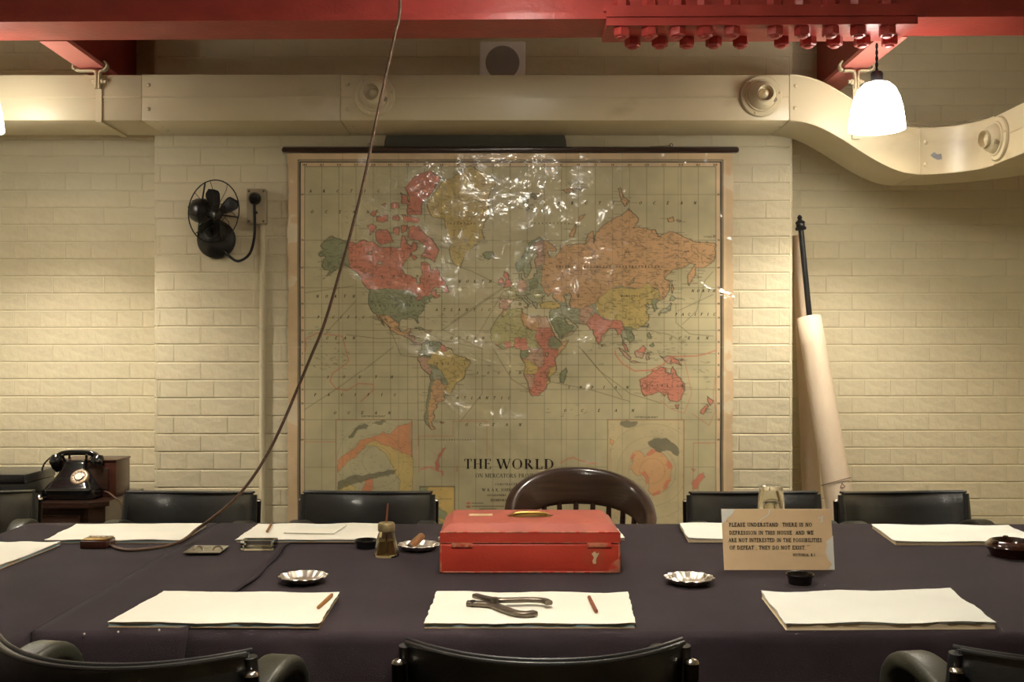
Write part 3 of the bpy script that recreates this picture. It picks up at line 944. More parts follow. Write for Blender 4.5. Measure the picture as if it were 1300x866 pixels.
LAND['sa'] = '-77.3,8.5 -75,11 -71.5,12.3 -71.5,10.5 -68,11 -62,10.7 -60,8.5 -57,6 -51.5,4.5 -50,0.5 -44,-2.5 -39,-3.2 -35,-6 -35,-9 -39,-13.5 -39.2,-18 -41,-22 -46,-24 -48.5,-27 -50,-30 -53.5,-34 -58,-34.3 -57,-37 -62,-39 -65,-41 -63.7,-42.5 -67.5,-46 -66,-48 -69,-51 -68.5,-52.5 -65.5,-54.8 -69,-55.3 -73.5,-52.5 -75.5,-48 -73,-44 -73.5,-39 -71.5,-33 -70.2,-26 -70.3,-18.3 -76.2,-13.8 -79.8,-7 -81.3,-4.5 -80,-2 -80,1 -77.5,4 -77.5,7'
LAND['eu'] = '-9,37 -9.3,39 -8.8,43.2 -1.8,43.4 -1.2,46 -4.7,48.4 -1.5,48.7 1.5,50.2 4,52 8,53.8 8.2,57 10.5,57.6 10,55 12,54.2 18.5,54.7 21,55.5 21.5,57.5 24,57.3 23.5,59.2 30,60 22.5,60 21.3,63 25,65.2 22,65.7 17.5,62 18.8,60 16.5,57 14.2,55.4 12.8,55.6 11,59 7.5,58 5.3,60 5,62 10,64 14,68 20,70 26,71 31,70.3 41,67 40,66.2 33,66.7 35,64.3 40,64.6 44,66.2 44,68.3 53,68.5 60,69 66,68.8 68,71.5 73,72.7 73,68 75,72 80,73.5 87,75 98,76.3 104,77.7 113,75.5 108,73.3 113,73.7 127,73 130,71 140,72.5 150,71.5 160,69.7 170,69.5 180,69 180,65 178,62.5 170,60 163,60 162,56 157,51 156,57 163,61.5 157,61.5 150,59.5 143,59.3 135.5,54.7 141,53 140,48.5 135,43.5 130.7,42.3 127.5,39.7 129.4,36.5 126.5,34.5 125,38 124.5,40 121.5,39 121,40.8 118,39 122.5,37 119.3,35 121.8,31.5 121.5,28 117,23.5 110.5,21.3 108,21.7 106,19 109.3,13 107,10.5 105,8.7 104.8,10.5 102,12.5 100.5,13.5 99.3,10 103,5 104,1.4 101,3 100,6.5 98.3,8.5 98.6,12.5 97.5,16.7 94.3,16 94,19 92,21.5 89,21.8 86.8,21 82.3,16.6 80.2,15 80,11.5 77.5,8 75.5,11.5 73,17 72.6,21 70,21 70,22.5 67,24.8 61.5,25.1 57,26 54,26.6 50.5,30 48,30 48.5,28 51,25 54,24.2 56.3,26 59.7,22.5 55,17.3 45,12.8 43,14 39,21.5 35,28 34.3,31.3 35.8,36 36,36.8 30.7,36.8 27.3,37 26.2,39.5 29,41 35,42 41.5,41.5 37,45 39,47.2 35,46.3 33.5,44.5 32,46.5 28.7,44.5 28,42 29,41.2 26,40.8 23.5,40.3 24,38 22.8,36.5 21,38.8 19.4,41.8 15,44.5 13.6,45.7 12.4,44.5 15.5,42 18.5,40.2 16.5,39.8 16,38 15.7,40 12.3,41.8 10.2,43.9 7,43.6 3.2,43.3 3,41.8 0,40 -0.5,38 -2,36.8 -5.5,36.1 -6.5,37'
LAND['af'] = '-6,35.8 -9.8,31.5 -13,27.7 -17,21 -16.5,16 -17.4,14.7 -16.5,12.3 -13.2,9 -7.7,4.4 -2,4.8 4.5,6.3 6,4.3 9.6,4 9.4,0.5 8.9,-1 13.5,-9 13.5,-12.5 11.8,-17 14.5,-22.7 18.3,-34 20,-34.8 25.7,-34 31,-30 32.8,-26 35.5,-24 34.8,-20 40.5,-15.3 40.5,-10.5 39,-6 41.5,-2 47,4 51.2,11.8 44.5,10.5 43.3,12 39.5,15.3 37.3,19 35.5,24 32.5,29.8 32.3,31.2 29,30.9 25,31.7 20,30.7 19,30.3 15.5,32.3 11,33.5 10.5,37 0,36'
LAND['au'] = '113.7,-22 114,-26.5 115.7,-32 118,-35 123.5,-34 131,-31.5 135.5,-34.8 138,-33 138.2,-35.5 140.5,-38 146.4,-39 150,-37.3 153,-31 153.2,-25.5 149,-20.5 146,-18.8 145.3,-15 142.6,-10.8 141.5,-13.5 140.8,-17.5 136,-15.5 136.8,-12.2 132.6,-11.3 130,-13 128.5,-15 125.5,-14.3 122.3,-18 119,-20'
ISL = [
 (YEL, '-73,78 -68,76 -58,75.5 -54,71 -51,69 -53.5,67 -52,64 -48,61 -43.5,59.9 -42,62.5 -40,65 -32,68 -22,70.5 -25,73 -19,76 -18,80 -12,81.7 -25,83 -35,83.6 -50,82.3 -60,81.8 -65,80.5 -72,78.8'),
 (RED, '-90,76.5 -78,76.3 -77,78.5 -68,80.5 -61,82.2 -70,83.1 -85,82.3 -92,81 -88,79.5 -90,78'), (RED, '-96,80.3 -90,79.7 -88,78.3 -95,78.5'),
 (RED, '-89,73.7 -80,73.8 -76,72.5 -68,70 -62,67 -64,64.8 -66,62.2 -72,64 -78,64.5 -73,67.5 -80,70 -89,70.5'),
 (RED, '-95,76.5 -80,75.7 -80,74.6 -92,74.7'), (RED, '-117,72.8 -108,73 -104,71 -102,69.5 -113,68.5 -117,69.8 -118,71.5'),
 (RED, '-125,74 -121,74.4 -117,73.5 -123,71.2'), (RED, '-117,76 -107,76.3 -107,75 -112,74.8 -117,75'), (RED, '-102,73.5 -97,73.7 -97,71.5 -102,72'),
 (RED, '-95.5,74 -90,74 -91,72.5 -95,72'), (RED, '-103,76 -98,76.4 -97,75.2 -103,75.4'), (RED, '-123,76.5 -116,77.4 -119,76'), (RED, '-105,78.5 -98,78.7 -97,77.8 -104,77.6'),
 (RED, '-113,78.4 -109,78.6 -110,77.9'), (RED, '-87,65.5 -81,64 -85,63'), (RED, '-59,47.8 -55.5,51.5 -53,47.5 -55.5,47'),
 (GRY, '-84.5,22 -80,23 -74.5,20.3 -78,20.7'), (PNK, '-74,19.8 -69,19.3 -71,17.8 -74,18.2'), (RED, '-78,18.4 -76.4,18 -77.6,17.8'),
 (RED, '-5.5,50.1 1.3,51.2 1.6,52.7 -1.5,55 -2,57.6 -5,58.6 -5.5,56 -3,54.5 -4.5,53 -5,51.7'), (RED, '-10,52 -6.3,52.3 -6,54.5 -8,55.3 -10,54'),
 (GRN, '-24,65.5 -22,64 -18.5,63.4 -14,65 -16,66.4 -22,66.3'), (GRY, '11,79.5 15,79.9 17,77.6 14,77.2'), (GRY, '18,80.2 26,80.2 22,79.2'),
 (ORA, '52,71 56,73.5 61,76 68,76.8 58,74.3 56,71'), (ORA, '46,80.7 52,81 56,80.6 50,80.2'), (ORA, '58,81 64,81.2 62,80.6'),
 (ORA, '95,80.9 97,81 100,79.4 98,79'), (ORA, '97,79 100,79.6 105,79 101,78'), (ORA, '138,75.7 143,76 144,75 139,74.8'), (ORA, '146,75.3 150,75.2 149,74.8'), (ORA, '179,71.5 180,71 178,70.9'),
 (ORA, '142,54 143.5,49 142,46 141.9,51'), (GRY, '131,34 135,33.6 140,35 141.8,39.5 141,41.3 139.5,38.5 136.7,37 132.5,35.5'), (GRY, '140,42 143,42 145.3,43.3 142,45.4'), (GRY, '130,33.5 131.8,33.3 130.5,31.2'),
 (GRY, '120.2,23 121.5,25.2 121,22'), (GRN, '120,16 122,18.5 124,13 121,13.8'), (GRN, '122,7 125.5,9.7 126.5,7 125,5.7'), (RED, '109,1.5 113,3.5 117,7 119,5 117.5,0.5 114,0.8'), (PNK, '109,1.5 117.5,0.8 116,-4 111,-3'),
 (PNK, '95.3,5.6 98,4 103.5,-1 106,-3 105.5,-5.8 101,-3 98,1.5'), (PNK, '105.3,-6.8 110.5,-6.6 114.5,-7.8 110,-8.2'), (PNK, '119.5,-5.5 119,-2.5 120.5,1 125,1.5 120.5,.2 123,-1 121,-2 122.5,-5'),
 (PNK, '131,-1 135,-3.3 138,-1.7 141,-2.6 141,-9 138,-8.3 134,-4'), (RED, '141,-2.6 145,-4.2 147.8,-6 150.5,-10.6 144,-7.7 141,-9'), (RED, '148.5,-5.8 152,-4.2 151,-6'),
 (RED, '79.8,8.5 81.8,7.5 80.5,6'), (RED, '144.7,-40.8 148.3,-41 147,-43.6'), (RED, '173,-34.7 178.3,-38 175.3,-41.5 174,-39.2'), (RED, '172.7,-40.6 174,-41.8 170.7,-45.9 168.5,-46.6 166.6,-45.8'),
 (GRN, '49.3,-12 50.3,-15.5 47,-25 44,-24 44.3,-16.5'), (RED, '-61.3,-51.3 -57.8,-51.5 -60,-52.3'), (PNK, '12.5,38 15.6,38.2 15,36.7'), (GRY, '8.3,39 8.4,41 9.7,40.5 9.5,39.2'),
]
OVER = {   # tint areas on each continent
 'na': (RED, [(GRN, '-172,72 -141,70 -141,60.3 -137,58.8 -130,55.5 -133,54 -170,50'),
              (GRN, '-126,49 -95,49 -88.5,48 -83,46 -82.5,42 -79,43 -75,45 -71,45.2 -69,47.4 -67.5,45 -66,43 -72,30 -79,24 -97,25.8 -103,29 -106.5,31.8 -111,31.3 -117,32.5 -127,34'),
              (ORA, '-118,32.6 -111,31.3 -106.5,31.8 -103,29 -97,25.8 -96,24 -86,23 -88,18 -92,14 -97,12 -120,20'),
              (PNK, '-92,18 -86,18 -76,9 -78,6 -93,12')]),
 'sa': (GRN, [(YEL, '-60,5 -51,4.5 -33,-5 -33,-9 -47,-28 -53.5,-35 -57.6,-30.2 -54,-26 -58,-20 -60,-15 -65,-11 -72.5,-9.5 -73.5,-7 -70,-4.2 -69.5,1 -67,1.5 -64,2 -62,4'),
              (ORA, '-66,-22 -62,-22 -58,-27 -54,-26 -57.6,-30.2 -57,-35 -55,-37 -60,-44 -62,-56 -68.5,-56 -72,-51 -71.5,-40 -70,-33 -68,-25'),
              (RED, '-61,9 -56,6 -56.5,2 -60,1.5 -61,5'), (PNK, '-82,-3 -76,-2 -70,-4.2 -73.5,-7 -72.5,-9.5 -69,-12 -69.5,-18 -78,-14'), (GRY, '-80,1.5 -70,-3 -67,2 -68,6 -72,8 -72,13 -78,8'),
              (GRY, '-69,-12 -60,-15 -58,-20 -62,-22 -68,-22')]),
 'eu': (GRY, [(ORA, '28,70 30,62 28,59 28,56 27,52 30,48 34,44 38,44 40,43 47,41 50,42 54,37 62,36 68,38 75,41 80,45 87,49 98,51 110,49.5 119,50 127,50 131,48 131,43 133,40 160,45 185,60 185,80 90,80 40,72'),
              (YEL, '75,39.5 80,45 87,49 98,50.5 110,49 116,50 120,53 126,50 131,48 131,43 125,40 119,37 124,30 117,22 108,21 100,22 98,27 88,28 79,31'),
              (RED, '66,25 70,30 74,34 79,31 88,27.5 97,28 100,21 98,15 95,13 88,20 81,5 73,8'), (RED, '98,9 103,7 105,1 98,4'),
              (GRN, '100,22 106,23 111,18 108,8 104,8 102,13'), (GRY, '97,20 101,20 103,14 99,10 98,15'), (GRN, '124,43 131,43 131,33 124,33'),
              (GRY, '44,39.5 48,39 54,37.3 61,36.5 61,25 50,29 45,34'), (YEL, '26,42.3 41.5,41.6 44,40 44,37 36,36 26,36'), (GRN, '35,32 45,30 48,29 56,22 52,17 42,14 35,27'), (PNK, '44,13 55,17 58,20 52,18'),
              (PNK, '61,37 68,38 74,37 70,30 66,25 61,25'), (PNK, '20,69 29,70 30,62 22,59.5 20,63 24,66'), (GRN, '5,62 4,58 12,58 13,64 20,69 30,70.5 22,72 8,66'),
              (OLI, '-2,43.5 3,42.4 8,44 7.5,48 3,51 -6,49'), (PNK, '-10,44 -2,43.3 3,42.4 3,36 -10,36'), (PNK, '6,54 14,54 15,50 12,47.5 7.5,48'), (GRN, '16,55 24,55 24,50 17,49.5'), (OLI, '20,48 28,48 29,44 22,43.5')]),
 'af': (RED, [(OLI, '-18,22 -13,28 -2,36 11,38 9.5,30 12,23.5 15.5,22 15.5,14 4,13.5 3,6 1,6 0,11 -5,10 -4,4 -8,4 -11,8 -17,12'), (ORA, '9.5,31 12,34 25,33 25,20 20,20 15,23 12,23.5'),
              (PNK, '25,33 35,33 37,22 25,22'), (RED, '24,22 38,22 36,16 34,10 33,4 28,5 24,9 22,14'), (OLI, '14,22 24,19.5 22,14 24,9 27,5 18,3.5 15,7 14,13'), (GRN, '36,15 43,12 46,8 42,4 36,4.5 33,8'), (ORA, '42,12 52,13 48,4 42,-2 42,4 46,8'),
              (GRN, '9,2 13,3.5 18,3.5 15,-3 11,-5 8,-1'), (PNK, '18,4.5 29,5 30,-4 29,-12 22,-11 13,-6 16,-2'), (YEL, '11,-6 17,-6 24,-11 24,-17 11,-18'), (YEL, '34,-12 42,-10 42,-16 35,-25 32,-27 33,-17'),
              (PNK, '11,-18 21,-18 20,-28 16,-29 14,-24')]),
 'au': (RED, []),
}
CID = np.zeros((NYr, NXr), np.int32)
cid = 0
TINT = {}
for k, s in LAND.items():
    M = mask_of(geo(parse(s)))
    base, ov = OVER[k]
    cid += 1; CID[M] = cid; TINT[cid] = base
    for c, q in ov:
        cid += 1; Mo = mask_of(geo(parse(q), 3)) & M
        CID[Mo] = cid; TINT[cid] = c
for c, q in ISL:
    cid += 1; CID[mask_of(geo(parse(q)))] = cid; TINT[cid] = c
# inland water
for q in ('-92,46.8 -88,48.8 -84.5,46.5 -88,46.8', '-88,42 -87,45.8 -85,45.8 -86.5,42', '-84,46 -80,45.8 -82,43.5 -83.5,44.5', '-82.5,42 -79,42.8 -80,42.2', '47,45 52,47 54,45 52,41 54,37.2 50,37.5 49,41', '31,1 34,.5 33,-2.5 31.8,-2', '58.5,46 61,46.5 60,43.8', '-125,66 -120,66.5 -122,65', '-117,62 -111,62.7 -114,61', '103.7,51.5 109.5,55.6 108,52.6'):
    CID[mask_of(geo(parse(q), 2))] = 0
lm = CID > 0
fade = 0.84 + 0.2*rng.random((NYr//6+2, NXr//6+2))
fade = np.kron(fade, np.ones((6, 6)))[:NYr, :NXr]
for i, c in TINT.items():
    k = CID == i
    IMG[k] = IMG[k]*0.16 + np.array(c)*0.84
# coast and border lines
ed = np.zeros_like(lm)
ed[:, 1:] |= CID[:, 1:] != CID[:, :-1]
ed[1:, :] |= CID[1:, :] != CID[:-1, :]
coast = np.zeros_like(lm)
coast[:, 1:] |= lm[:, 1:] != lm[:, :-1]; coast[1:, :] |= lm[1:, :] != lm[:-1, :]
IMG[ed] = IMG[ed]*0.55 + np.array(INK)*0.45
coast[:, :-1] |= coast[:, 1:]
IMG[coast] = IMG[coast]*0.32 + np.array(INK)*0.68
# graticule over land, rivers, place-name ticks
for l in range(-165, 180, 15): seg(lon2x(l), 212, lon2x(l), 560, 0.4, INK, 0.22)
for p in (70, 60, 50, 40, 30, 20, 10, 0, -10, -20, -30): seg(387, lat2y(p), 908.5, lat2y(p), 0.4, INK, 0.22)
jj, ii = np.nonzero(lm)
rr = random.Random(12)
for _ in range(2400):
    k = rr.randrange(len(jj)); x, y = gx[ii[k]], gy[jj[k]]
    if y < 300 and rr.random() < 0.6: continue
    L = rr.uniform(1.5, 6)
    seg(x, y, x+L, y+rr.uniform(-.6, .6), 0.55, INK, rr.uniform(.25, .6))
for _ in range(520):
    k = rr.randrange(len(jj)); x, y = gx[ii[k]], gy[jj[k]]; a = rr.uniform(0, 6.3)
    pts = [(x, y)]
    for s in range(rr.randrange(4, 10)):
        a += rr.uniform(-.9, .9); x += 1.5*math.cos(a); y += 1.5*math.sin(a); pts.append((x, y))
        ix, iy = int((x-U0)/RES), int((y-V0)/RES)
        if not (0 <= ix < NXr and 0 <= iy < NYr and lm[iy, ix]): break
    pl(pts, 0.5, INK, 0.5)
# coastal names standing out to sea
cj, ci = np.nonzero(coast)
for _ in range(800):
    k = rr.randrange(len(cj)); x, y = gx[ci[k]], gy[cj[k]]
    s = rr.choice((-1, 1)); L = rr.uniform(4, 11)
    ix = int((x + s*3 - U0)/RES); iy = int((y-V0)/RES)
    if 0 <= ix < NXr and not lm[iy, ix] and 388 < x + s*L < 907: seg(x + s*1.5, y, x + s*(1.5+L), y + rr.uniform(-1.5, 1.5)*(1 if rr.random() < .3 else .2), 0.5, INK, rr.uniform(.35, .6))
# ocean islets and notes
for cx_, cy_, n, w, h in ((420, 455, 34, 24, 22), (405, 420, 10, 12, 10), (560, 405, 14, 20, 8), (480, 395, 8, 30, 20), (850, 440, 40, 30, 22), (890, 470, 16, 16, 30), (760, 440, 12, 24, 24), (675, 255, 16, 12, 10), (728, 235, 24, 14, 8), (610, 330, 10, 14, 8), (600, 470, 6, 22, 30), (720, 520, 8, 40, 20), (800, 420, 20, 20, 12), (820, 380, 12, 16, 10), (448, 270, 10, 20, 20), (880, 360, 10, 20, 30)):
    for _ in range(n):
        x, y = cx_ + rr.gauss(0, w/2), cy_ + rr.gauss(0, h/2)
        L = rr.uniform(1.5, 7); a = rr.gauss(0, .35)
        if 390 < x and x+L < 905: seg(x, y, x+L*math.cos(a), y+L*math.sin(a), 0.5, INK, rr.uniform(.35, .7))
# shipping and cable routes
RT = (90, 78, 50)
for pts in ([(474, 367), (509, 451), (530, 452+2), (531, 566)], [(387, 372), (450, 363)], [(452, 382), (412, 425)], [(509, 429), (480, 430), (440, 425)], [(640, 364), (572, 410)], [(640, 366), (560, 420)], [(640, 368), (600, 437)], [(560, 330), (600, 345), (640, 365)],
            [(561, 380), (561, 418), (612, 443), (612, 500), (584, 536)], [(626, 443), (650, 482), (680, 500)], [(613, 380), (690, 372)], [(546, 424), (561, 432), (614, 443)], [(735, 440), (760, 470), (800, 500), (840, 512)], [(740, 445), (790, 505)], [(783, 400), (760, 440)],
            [(905, 345), (895, 356), (884, 395), (866, 412)], [(858, 386), (858, 410), (875, 424), (905, 427)], [(905, 374), (860, 395)], [(700, 485), (750, 495), (800, 510)], [(820, 419), (850, 425), (862, 432)], [(387, 520), (430, 492), (460, 470)], [(462, 470), (500, 440)]):
    pl(pts, 0.55, RT, 0.75)
RLN = (214, 112, 88)
pl([(387, 448), (389, 438), (387, 431), (402, 423), (435, 427), (438, 440), (443, 458), (437, 464), (422, 474), (419, 484), (426, 493), (440, 496), (455, 487), (474, 488), (474, 495), (458, 510)], 0.9, RLN, 0.9)
pl([(908, 445), (897, 449), (884, 452), (850, 453), (843, 462), (826, 470), (805, 471), (790, 462), (781, 450), (781, 445)], 1.1, RLN, 0.95)
pl([(805, 471), (830, 470), (848, 468)], 1.0, RLN, 0.9)
pl([(868, 455), (874, 480), (878, 500), (868, 525), (850, 518), (838, 508)], 0.6, RLN, 0.8)
pl([(878, 525), (900, 540), (908, 522), (905, 500), (912-4, 480)], 0.6, RLN, 0.8)
# polar insets and red boxes
def inset(x0, y0, x1, y1, c):
    rect(x0, y0, x1, y1, c); pl([(x0, y0), (x1, y0), (x1, y1), (x0, y1), (x0, y0)], 0.8, (150, 92, 60), 0.95)
def blob(pts, c, al=0.9, lev=3, outline=True):
    M = mask_of(rough(pts, lev, 0.16))
    IMG[M] = IMG[M]*(1-al) + np.array(c)*al
    if outline:
        e = np.zeros_like(M); e[:, 1:] |= M[:, 1:] != M[:, :-1]; e[1:, :] |= M[1:, :] != M[:-1, :]
        IMG[e] = IMG[e]*0.65 + np.array(INK)*0.35
inset(426.5, 533, 523, 716, (206, 198, 156))
blob([(429, 585), (445, 572), (456, 560), (470, 556), (486, 548), (496, 552), (505, 540), (523, 536), (523, 590), (505, 575), (490, 568), (470, 562), (456, 575), (440, 588), (428, 600)], (232, 160, 112))
blob([(460, 566), (478, 560), (495, 566), (510, 575), (523, 580), (523, 640), (505, 650), (508, 610), (492, 580), (475, 566)], (224, 200, 128))
blob([(429, 620), (440, 612), (452, 618), (440, 640), (429, 645)], (224, 200, 128))
blob([(464, 608), (473, 606), (474, 618), (466, 632), (456, 640), (460, 622)], (234, 150, 108))
blob([(442, 556), (450, 545), (462, 538), (468, 541), (455, 545), (446, 556)], (108, 106, 82), .7)
blob([(429, 612), (455, 603), (490, 598), (504, 596), (500, 602), (470, 608), (440, 618), (429, 622)], (110, 106, 84), .65)
blob([(472, 538), (485, 533), (490, 535), (480, 539)], (108, 106, 82), .6)
for k in range(160):
    x, y = rr.uniform(428, 522), rr.uniform(535, 660); seg(x, y, x+rr.uniform(1, 4), y+rr.uniform(-1, 1), 0.4, INK, .4)
for r0 in (18, 34, 50, 68):
    pl([(478 + r0*math.cos(a), 585 + r0*math.sin(a)) for a in [k*.2 for k in range(32)] if 427 < 478 + r0*math.cos(a) < 523 and 534 < 585 + r0*math.sin(a)], 0.35, INK, .3)
inset(771.5, 533, 868, 716, (218, 202, 156))
blob([(803, 575), (812, 572), (818, 580), (826, 575), (832, 572), (845, 580), (853, 592), (852, 610), (842, 624), (830, 629), (822, 622), (824, 608), (818, 598), (810, 604), (800, 595)], (240, 188, 132))
for pts in ([(803, 575), (800, 584), (804, 583), (808, 577)], [(820, 578), (826, 570), (834, 572), (826, 578)], [(848, 584), (854, 594), (849, 596), (845, 590)], [(852, 606), (848, 618), (842, 622), (846, 610)], [(838, 627), (828, 630), (830, 625), (838, 622)], [(813, 600), (819, 598), (824, 612), (820, 618), (818, 606)]): blob(pts, (236, 150, 112), .9, 2, False)
blob([(822, 562), (834, 556), (845, 556), (858, 566), (862, 574), (860, 579), (850, 572), (836, 574), (826, 567)], (106, 104, 82), .7)
blob([(788, 535), (809, 535), (806, 541), (796, 543), (788, 540)], (106, 104, 82), .6)
blob([(774, 556), (779, 560), (777, 566), (774, 562)], (236, 170, 116), .8)
for r0 in (16, 30, 44, 60, 76):
    pl([(828 + r0*math.cos(a), 598 + r0*math.sin(a)) for a in [k*.15 for k in range(43)] if 772 < 828 + r0*math.cos(a) < 868 and 534 < 598 + r0*math.sin(a)], 0.35, INK, .28)
for k in range(80):
    x, y = rr.uniform(773, 866), rr.uniform(535, 660); seg(x, y, x+rr.uniform(1, 3), y+rr.uniform(-1, 1), 0.4, INK, .35)
rect(533, 618, 577, 716, (228, 198, 122)); pl([(533, 716), (533, 618), (577, 618), (577, 716)], 0.9, (60, 56, 40), .9)
blob([(533, 619), (543, 618), (540, 626), (550, 636), (558, 646), (566, 650), (572, 664), (558, 658), (546, 650), (533, 648)], (160, 168, 130), .85)
blob([(533, 650), (548, 652), (566, 668), (577, 690), (577, 716), (533, 716)], (206, 196, 150), .9)
for k in range(50):
    x, y = rr.uniform(534, 560), rr.uniform(620, 670); seg(x, y, x+rr.uniform(1, 3), y+rr.uniform(-1, 1), 0.4, INK, .5)
rect(550, 633, 574, 633.7, INK, .6)
pl([(387, 561), (426, 561)], 0.6, RLN, .85); pl([(532, 600), (532, 554), (575, 554), (575, 535), (618, 535), (618, 580)], 0.6, RLN, .85)
pl([(880, 716), (880, 562.5), (908, 562.5)], 0.7, RLN, .85)
blob([(876+2, 614), (886, 604), (893, 600), (895, 606), (888, 612), (886, 620), (877+2, 622)], RED, .9, 2); blob([(877, 594), (883, 596), (880, 599)], RED, .9, 1)
blob([(553, 596), (552, 588), (556, 578), (561, 570), (566, 568), (560, 576), (557, 584), (558, 592), (555, 598)], (226, 124, 104), .9, 2)
pl([(534, 596), (545, 593), (556, 598), (562, 599), (562, 604)], 1.6, (226, 124, 104), .8); pl([(712, 588), (720, 583), (728, 581), (736, 585), (748, 588), (757, 589)], 1.5, (228, 140, 108), .8); pl([(580, 592), (580, 599)], 1.4, (226, 128, 104), .7)
rect(592, 637.5, 597, 640.5, (226, 128, 104)); rect(592, 642, 597, 645, (200, 110, 80))
for y, x0, x1 in ((639, 599, 613), (643, 599, 640), (646.5, 609, 630)):
    x = x0
    while x < x1:
        L = rr.uniform(1.2, 3.4); seg(x, y, min(x+L, x1), y, 0.9, INK, .7); x += L + .9
# stains and folds of the old sheet
nzl = np.zeros((NYr, NXr))
for sc, am in ((90, 1.0), (40, .6), (16, .35)):
    a = rng.random((NYr//sc+3, NXr//sc+3))
    yi = np.arange(NYr)/sc; xi = np.arange(NXr)/sc
    y0 = yi.astype(int); x0 = xi.astype(int); fy = (yi-y0)[:, None]; fx = (xi-x0)[None, :]
    fy = fy*fy*(3-2*fy); fx = fx*fx*(3-2*fx)
    b = a[y0][:, x0]*(1-fy)*(1-fx) + a[y0+1][:, x0]*fy*(1-fx) + a[y0][:, x0+1]*(1-fy)*fx + a[y0+1][:, x0+1]*fy*fx
    nzl += am*(b-.5)
IMG *= (1 + 0.10*nzl)[..., None]
mg = (XX < 378) | (XX > 918)
IMG[mg & (nzl > 0.42)] = (238, 222, 186)
for x in np.linspace(U0, U1, 9)[1:-1]:
    seg(x, V0, x, V1, 0.8, (130, 116, 84), .3)
seg(U0, 441, U1, 441, 0.9, (236, 222, 190), .35)
# down-sample onto the sheet's vertices
CEL = 2
NX, NY = NXr//CEL, NYr//CEL
im = IMG[:NY*CEL, :NX*CEL].reshape(NY, CEL, NX, CEL, 3).mean((1, 3)) / 255.0
im = np.where(im <= 0.04045, im/12.92, ((im+0.055)/1.055)**2.4)
px_ = U0 + (np.arange(NX)+0.5)*RES*CEL; py_ = V0 + (np.arange(NY)+0.5)*RES*CEL
PXg, PYg = np.meshgrid(px_, py_)
# ragged side edges
edge = 0.5*np.sin(py_*0.21) + 0.7*np.sin(py_*0.053+1) + 0.4*np.sin(py_*0.6)
wl = np.clip(1-(PXg-U0)/9, 0, 1)*(1.2+edge[:, None]); wr = np.clip(1-(U1-PXg)/9, 0, 1)*(1.2+edge[::-1][:, None])
PX2 = PXg + wl - wr
VX = (PX2-CX)*SCM; VZ = CZ + (CY-PYg)*SCM; VY = sheet_y(PXg, PYg)
co = np.stack([VX, VY, VZ], -1).reshape(-1, 3)
mbase = Vector((mx(648), YM, mz(716)))
co = co - np.array(mbase)
wm = thing('world_map', 'large varnished world map on linen hanging from a dark wooden rail', 'map', mbase)
me = bpy.data.meshes.new('map_sheet')
nv = NX*NY; nq = (NX-1)*(NY-1)
me.vertices.add(nv); me.vertices.foreach_set('co', co.astype(np.float32).ravel())
idx = np.arange(nv).reshape(NY, NX)
q = np.stack([idx[:-1, :-1], idx[1:, :-1], idx[1:, 1:], idx[:-1, 1:]], -1).reshape(-1)
me.loops.add(nq*4); me.loops.foreach_set('vertex_index', q.astype(np.int32))
me.polygons.add(nq); me.polygons.foreach_set('loop_start', np.arange(0, nq*4, 4, dtype=np.int32))
me.polygons.foreach_set('use_smooth', np.ones(nq, bool))
me.update(calc_edges=True)
ca = me.color_attributes.new('print', 'FLOAT_COLOR', 'POINT')
ca.data.foreach_set('color', np.concatenate([im.reshape(-1, 3), np.ones((nv, 1))], 1).astype(np.float32).ravel())
mm = bpy.data.materials.new('varnished_map'); mm.use_nodes = True
nt = mm.node_tree; b = nt.nodes['Principled BSDF']
at_ = nt.nodes.new('ShaderNodeAttribute'); at_.attribute_name = 'print'
nt.links.new(at_.outputs['Color'], b.inputs['Base Color'])
b.inputs['Roughness'].default_value = 0.55
b.inputs['Coat Weight'].default_value = 1.0
b.inputs['Coat Roughness'].default_value = 0.13
b.inputs['Coat IOR'].default_value = 1.8
tc = nt.nodes.new('ShaderNodeTexCoord')
def nz_bump(scale, dist, stretch, prev=None, detail=3, lac=2.0, dist_=0.0):
    mp = nt.nodes.new('ShaderNodeMapping'); mp.inputs['Scale'].default_value = stretch
    nt.links.new(tc.outputs['Object'], mp.inputs['Vector'])
    n = nt.nodes.new('ShaderNodeTexNoise'); n.inputs['Scale'].default_value = scale; n.inputs['Detail'].default_value = detail
    n.inputs['Distortion'].default_value = dist_
    nt.links.new(mp.outputs['Vector'], n.inputs['Vector'])
    bp = nt.nodes.new('ShaderNodeBump'); bp.inputs['Distance'].default_value = dist
    nt.links.new(n.outputs['Fac'], bp.inputs['Height'])
    if prev: nt.links.new(prev.outputs['Normal'], bp.inputs['Normal'])
    return bp
b1 = nz_bump(3.0, 0.06, (1, 1, 1.3), None, 2, dist_=0.5)
b2 = nz_bump(9.5, 0.0095, (1.2, 1, 1.5), b1, 3, dist_=1.2)
b3 = nz_bump(6, 0.003, (1, 1, 1.4), None, 2)
nt.links.new(b2.outputs['Normal'], b.inputs['Coat Normal'])
nt.links.new(b3.outputs['Normal'], b.inputs['Normal'])
me.materials.append(mm)
so = bpy.data.objects.new('map_sheet', me); COL.objects.link(so); so.parent = wm
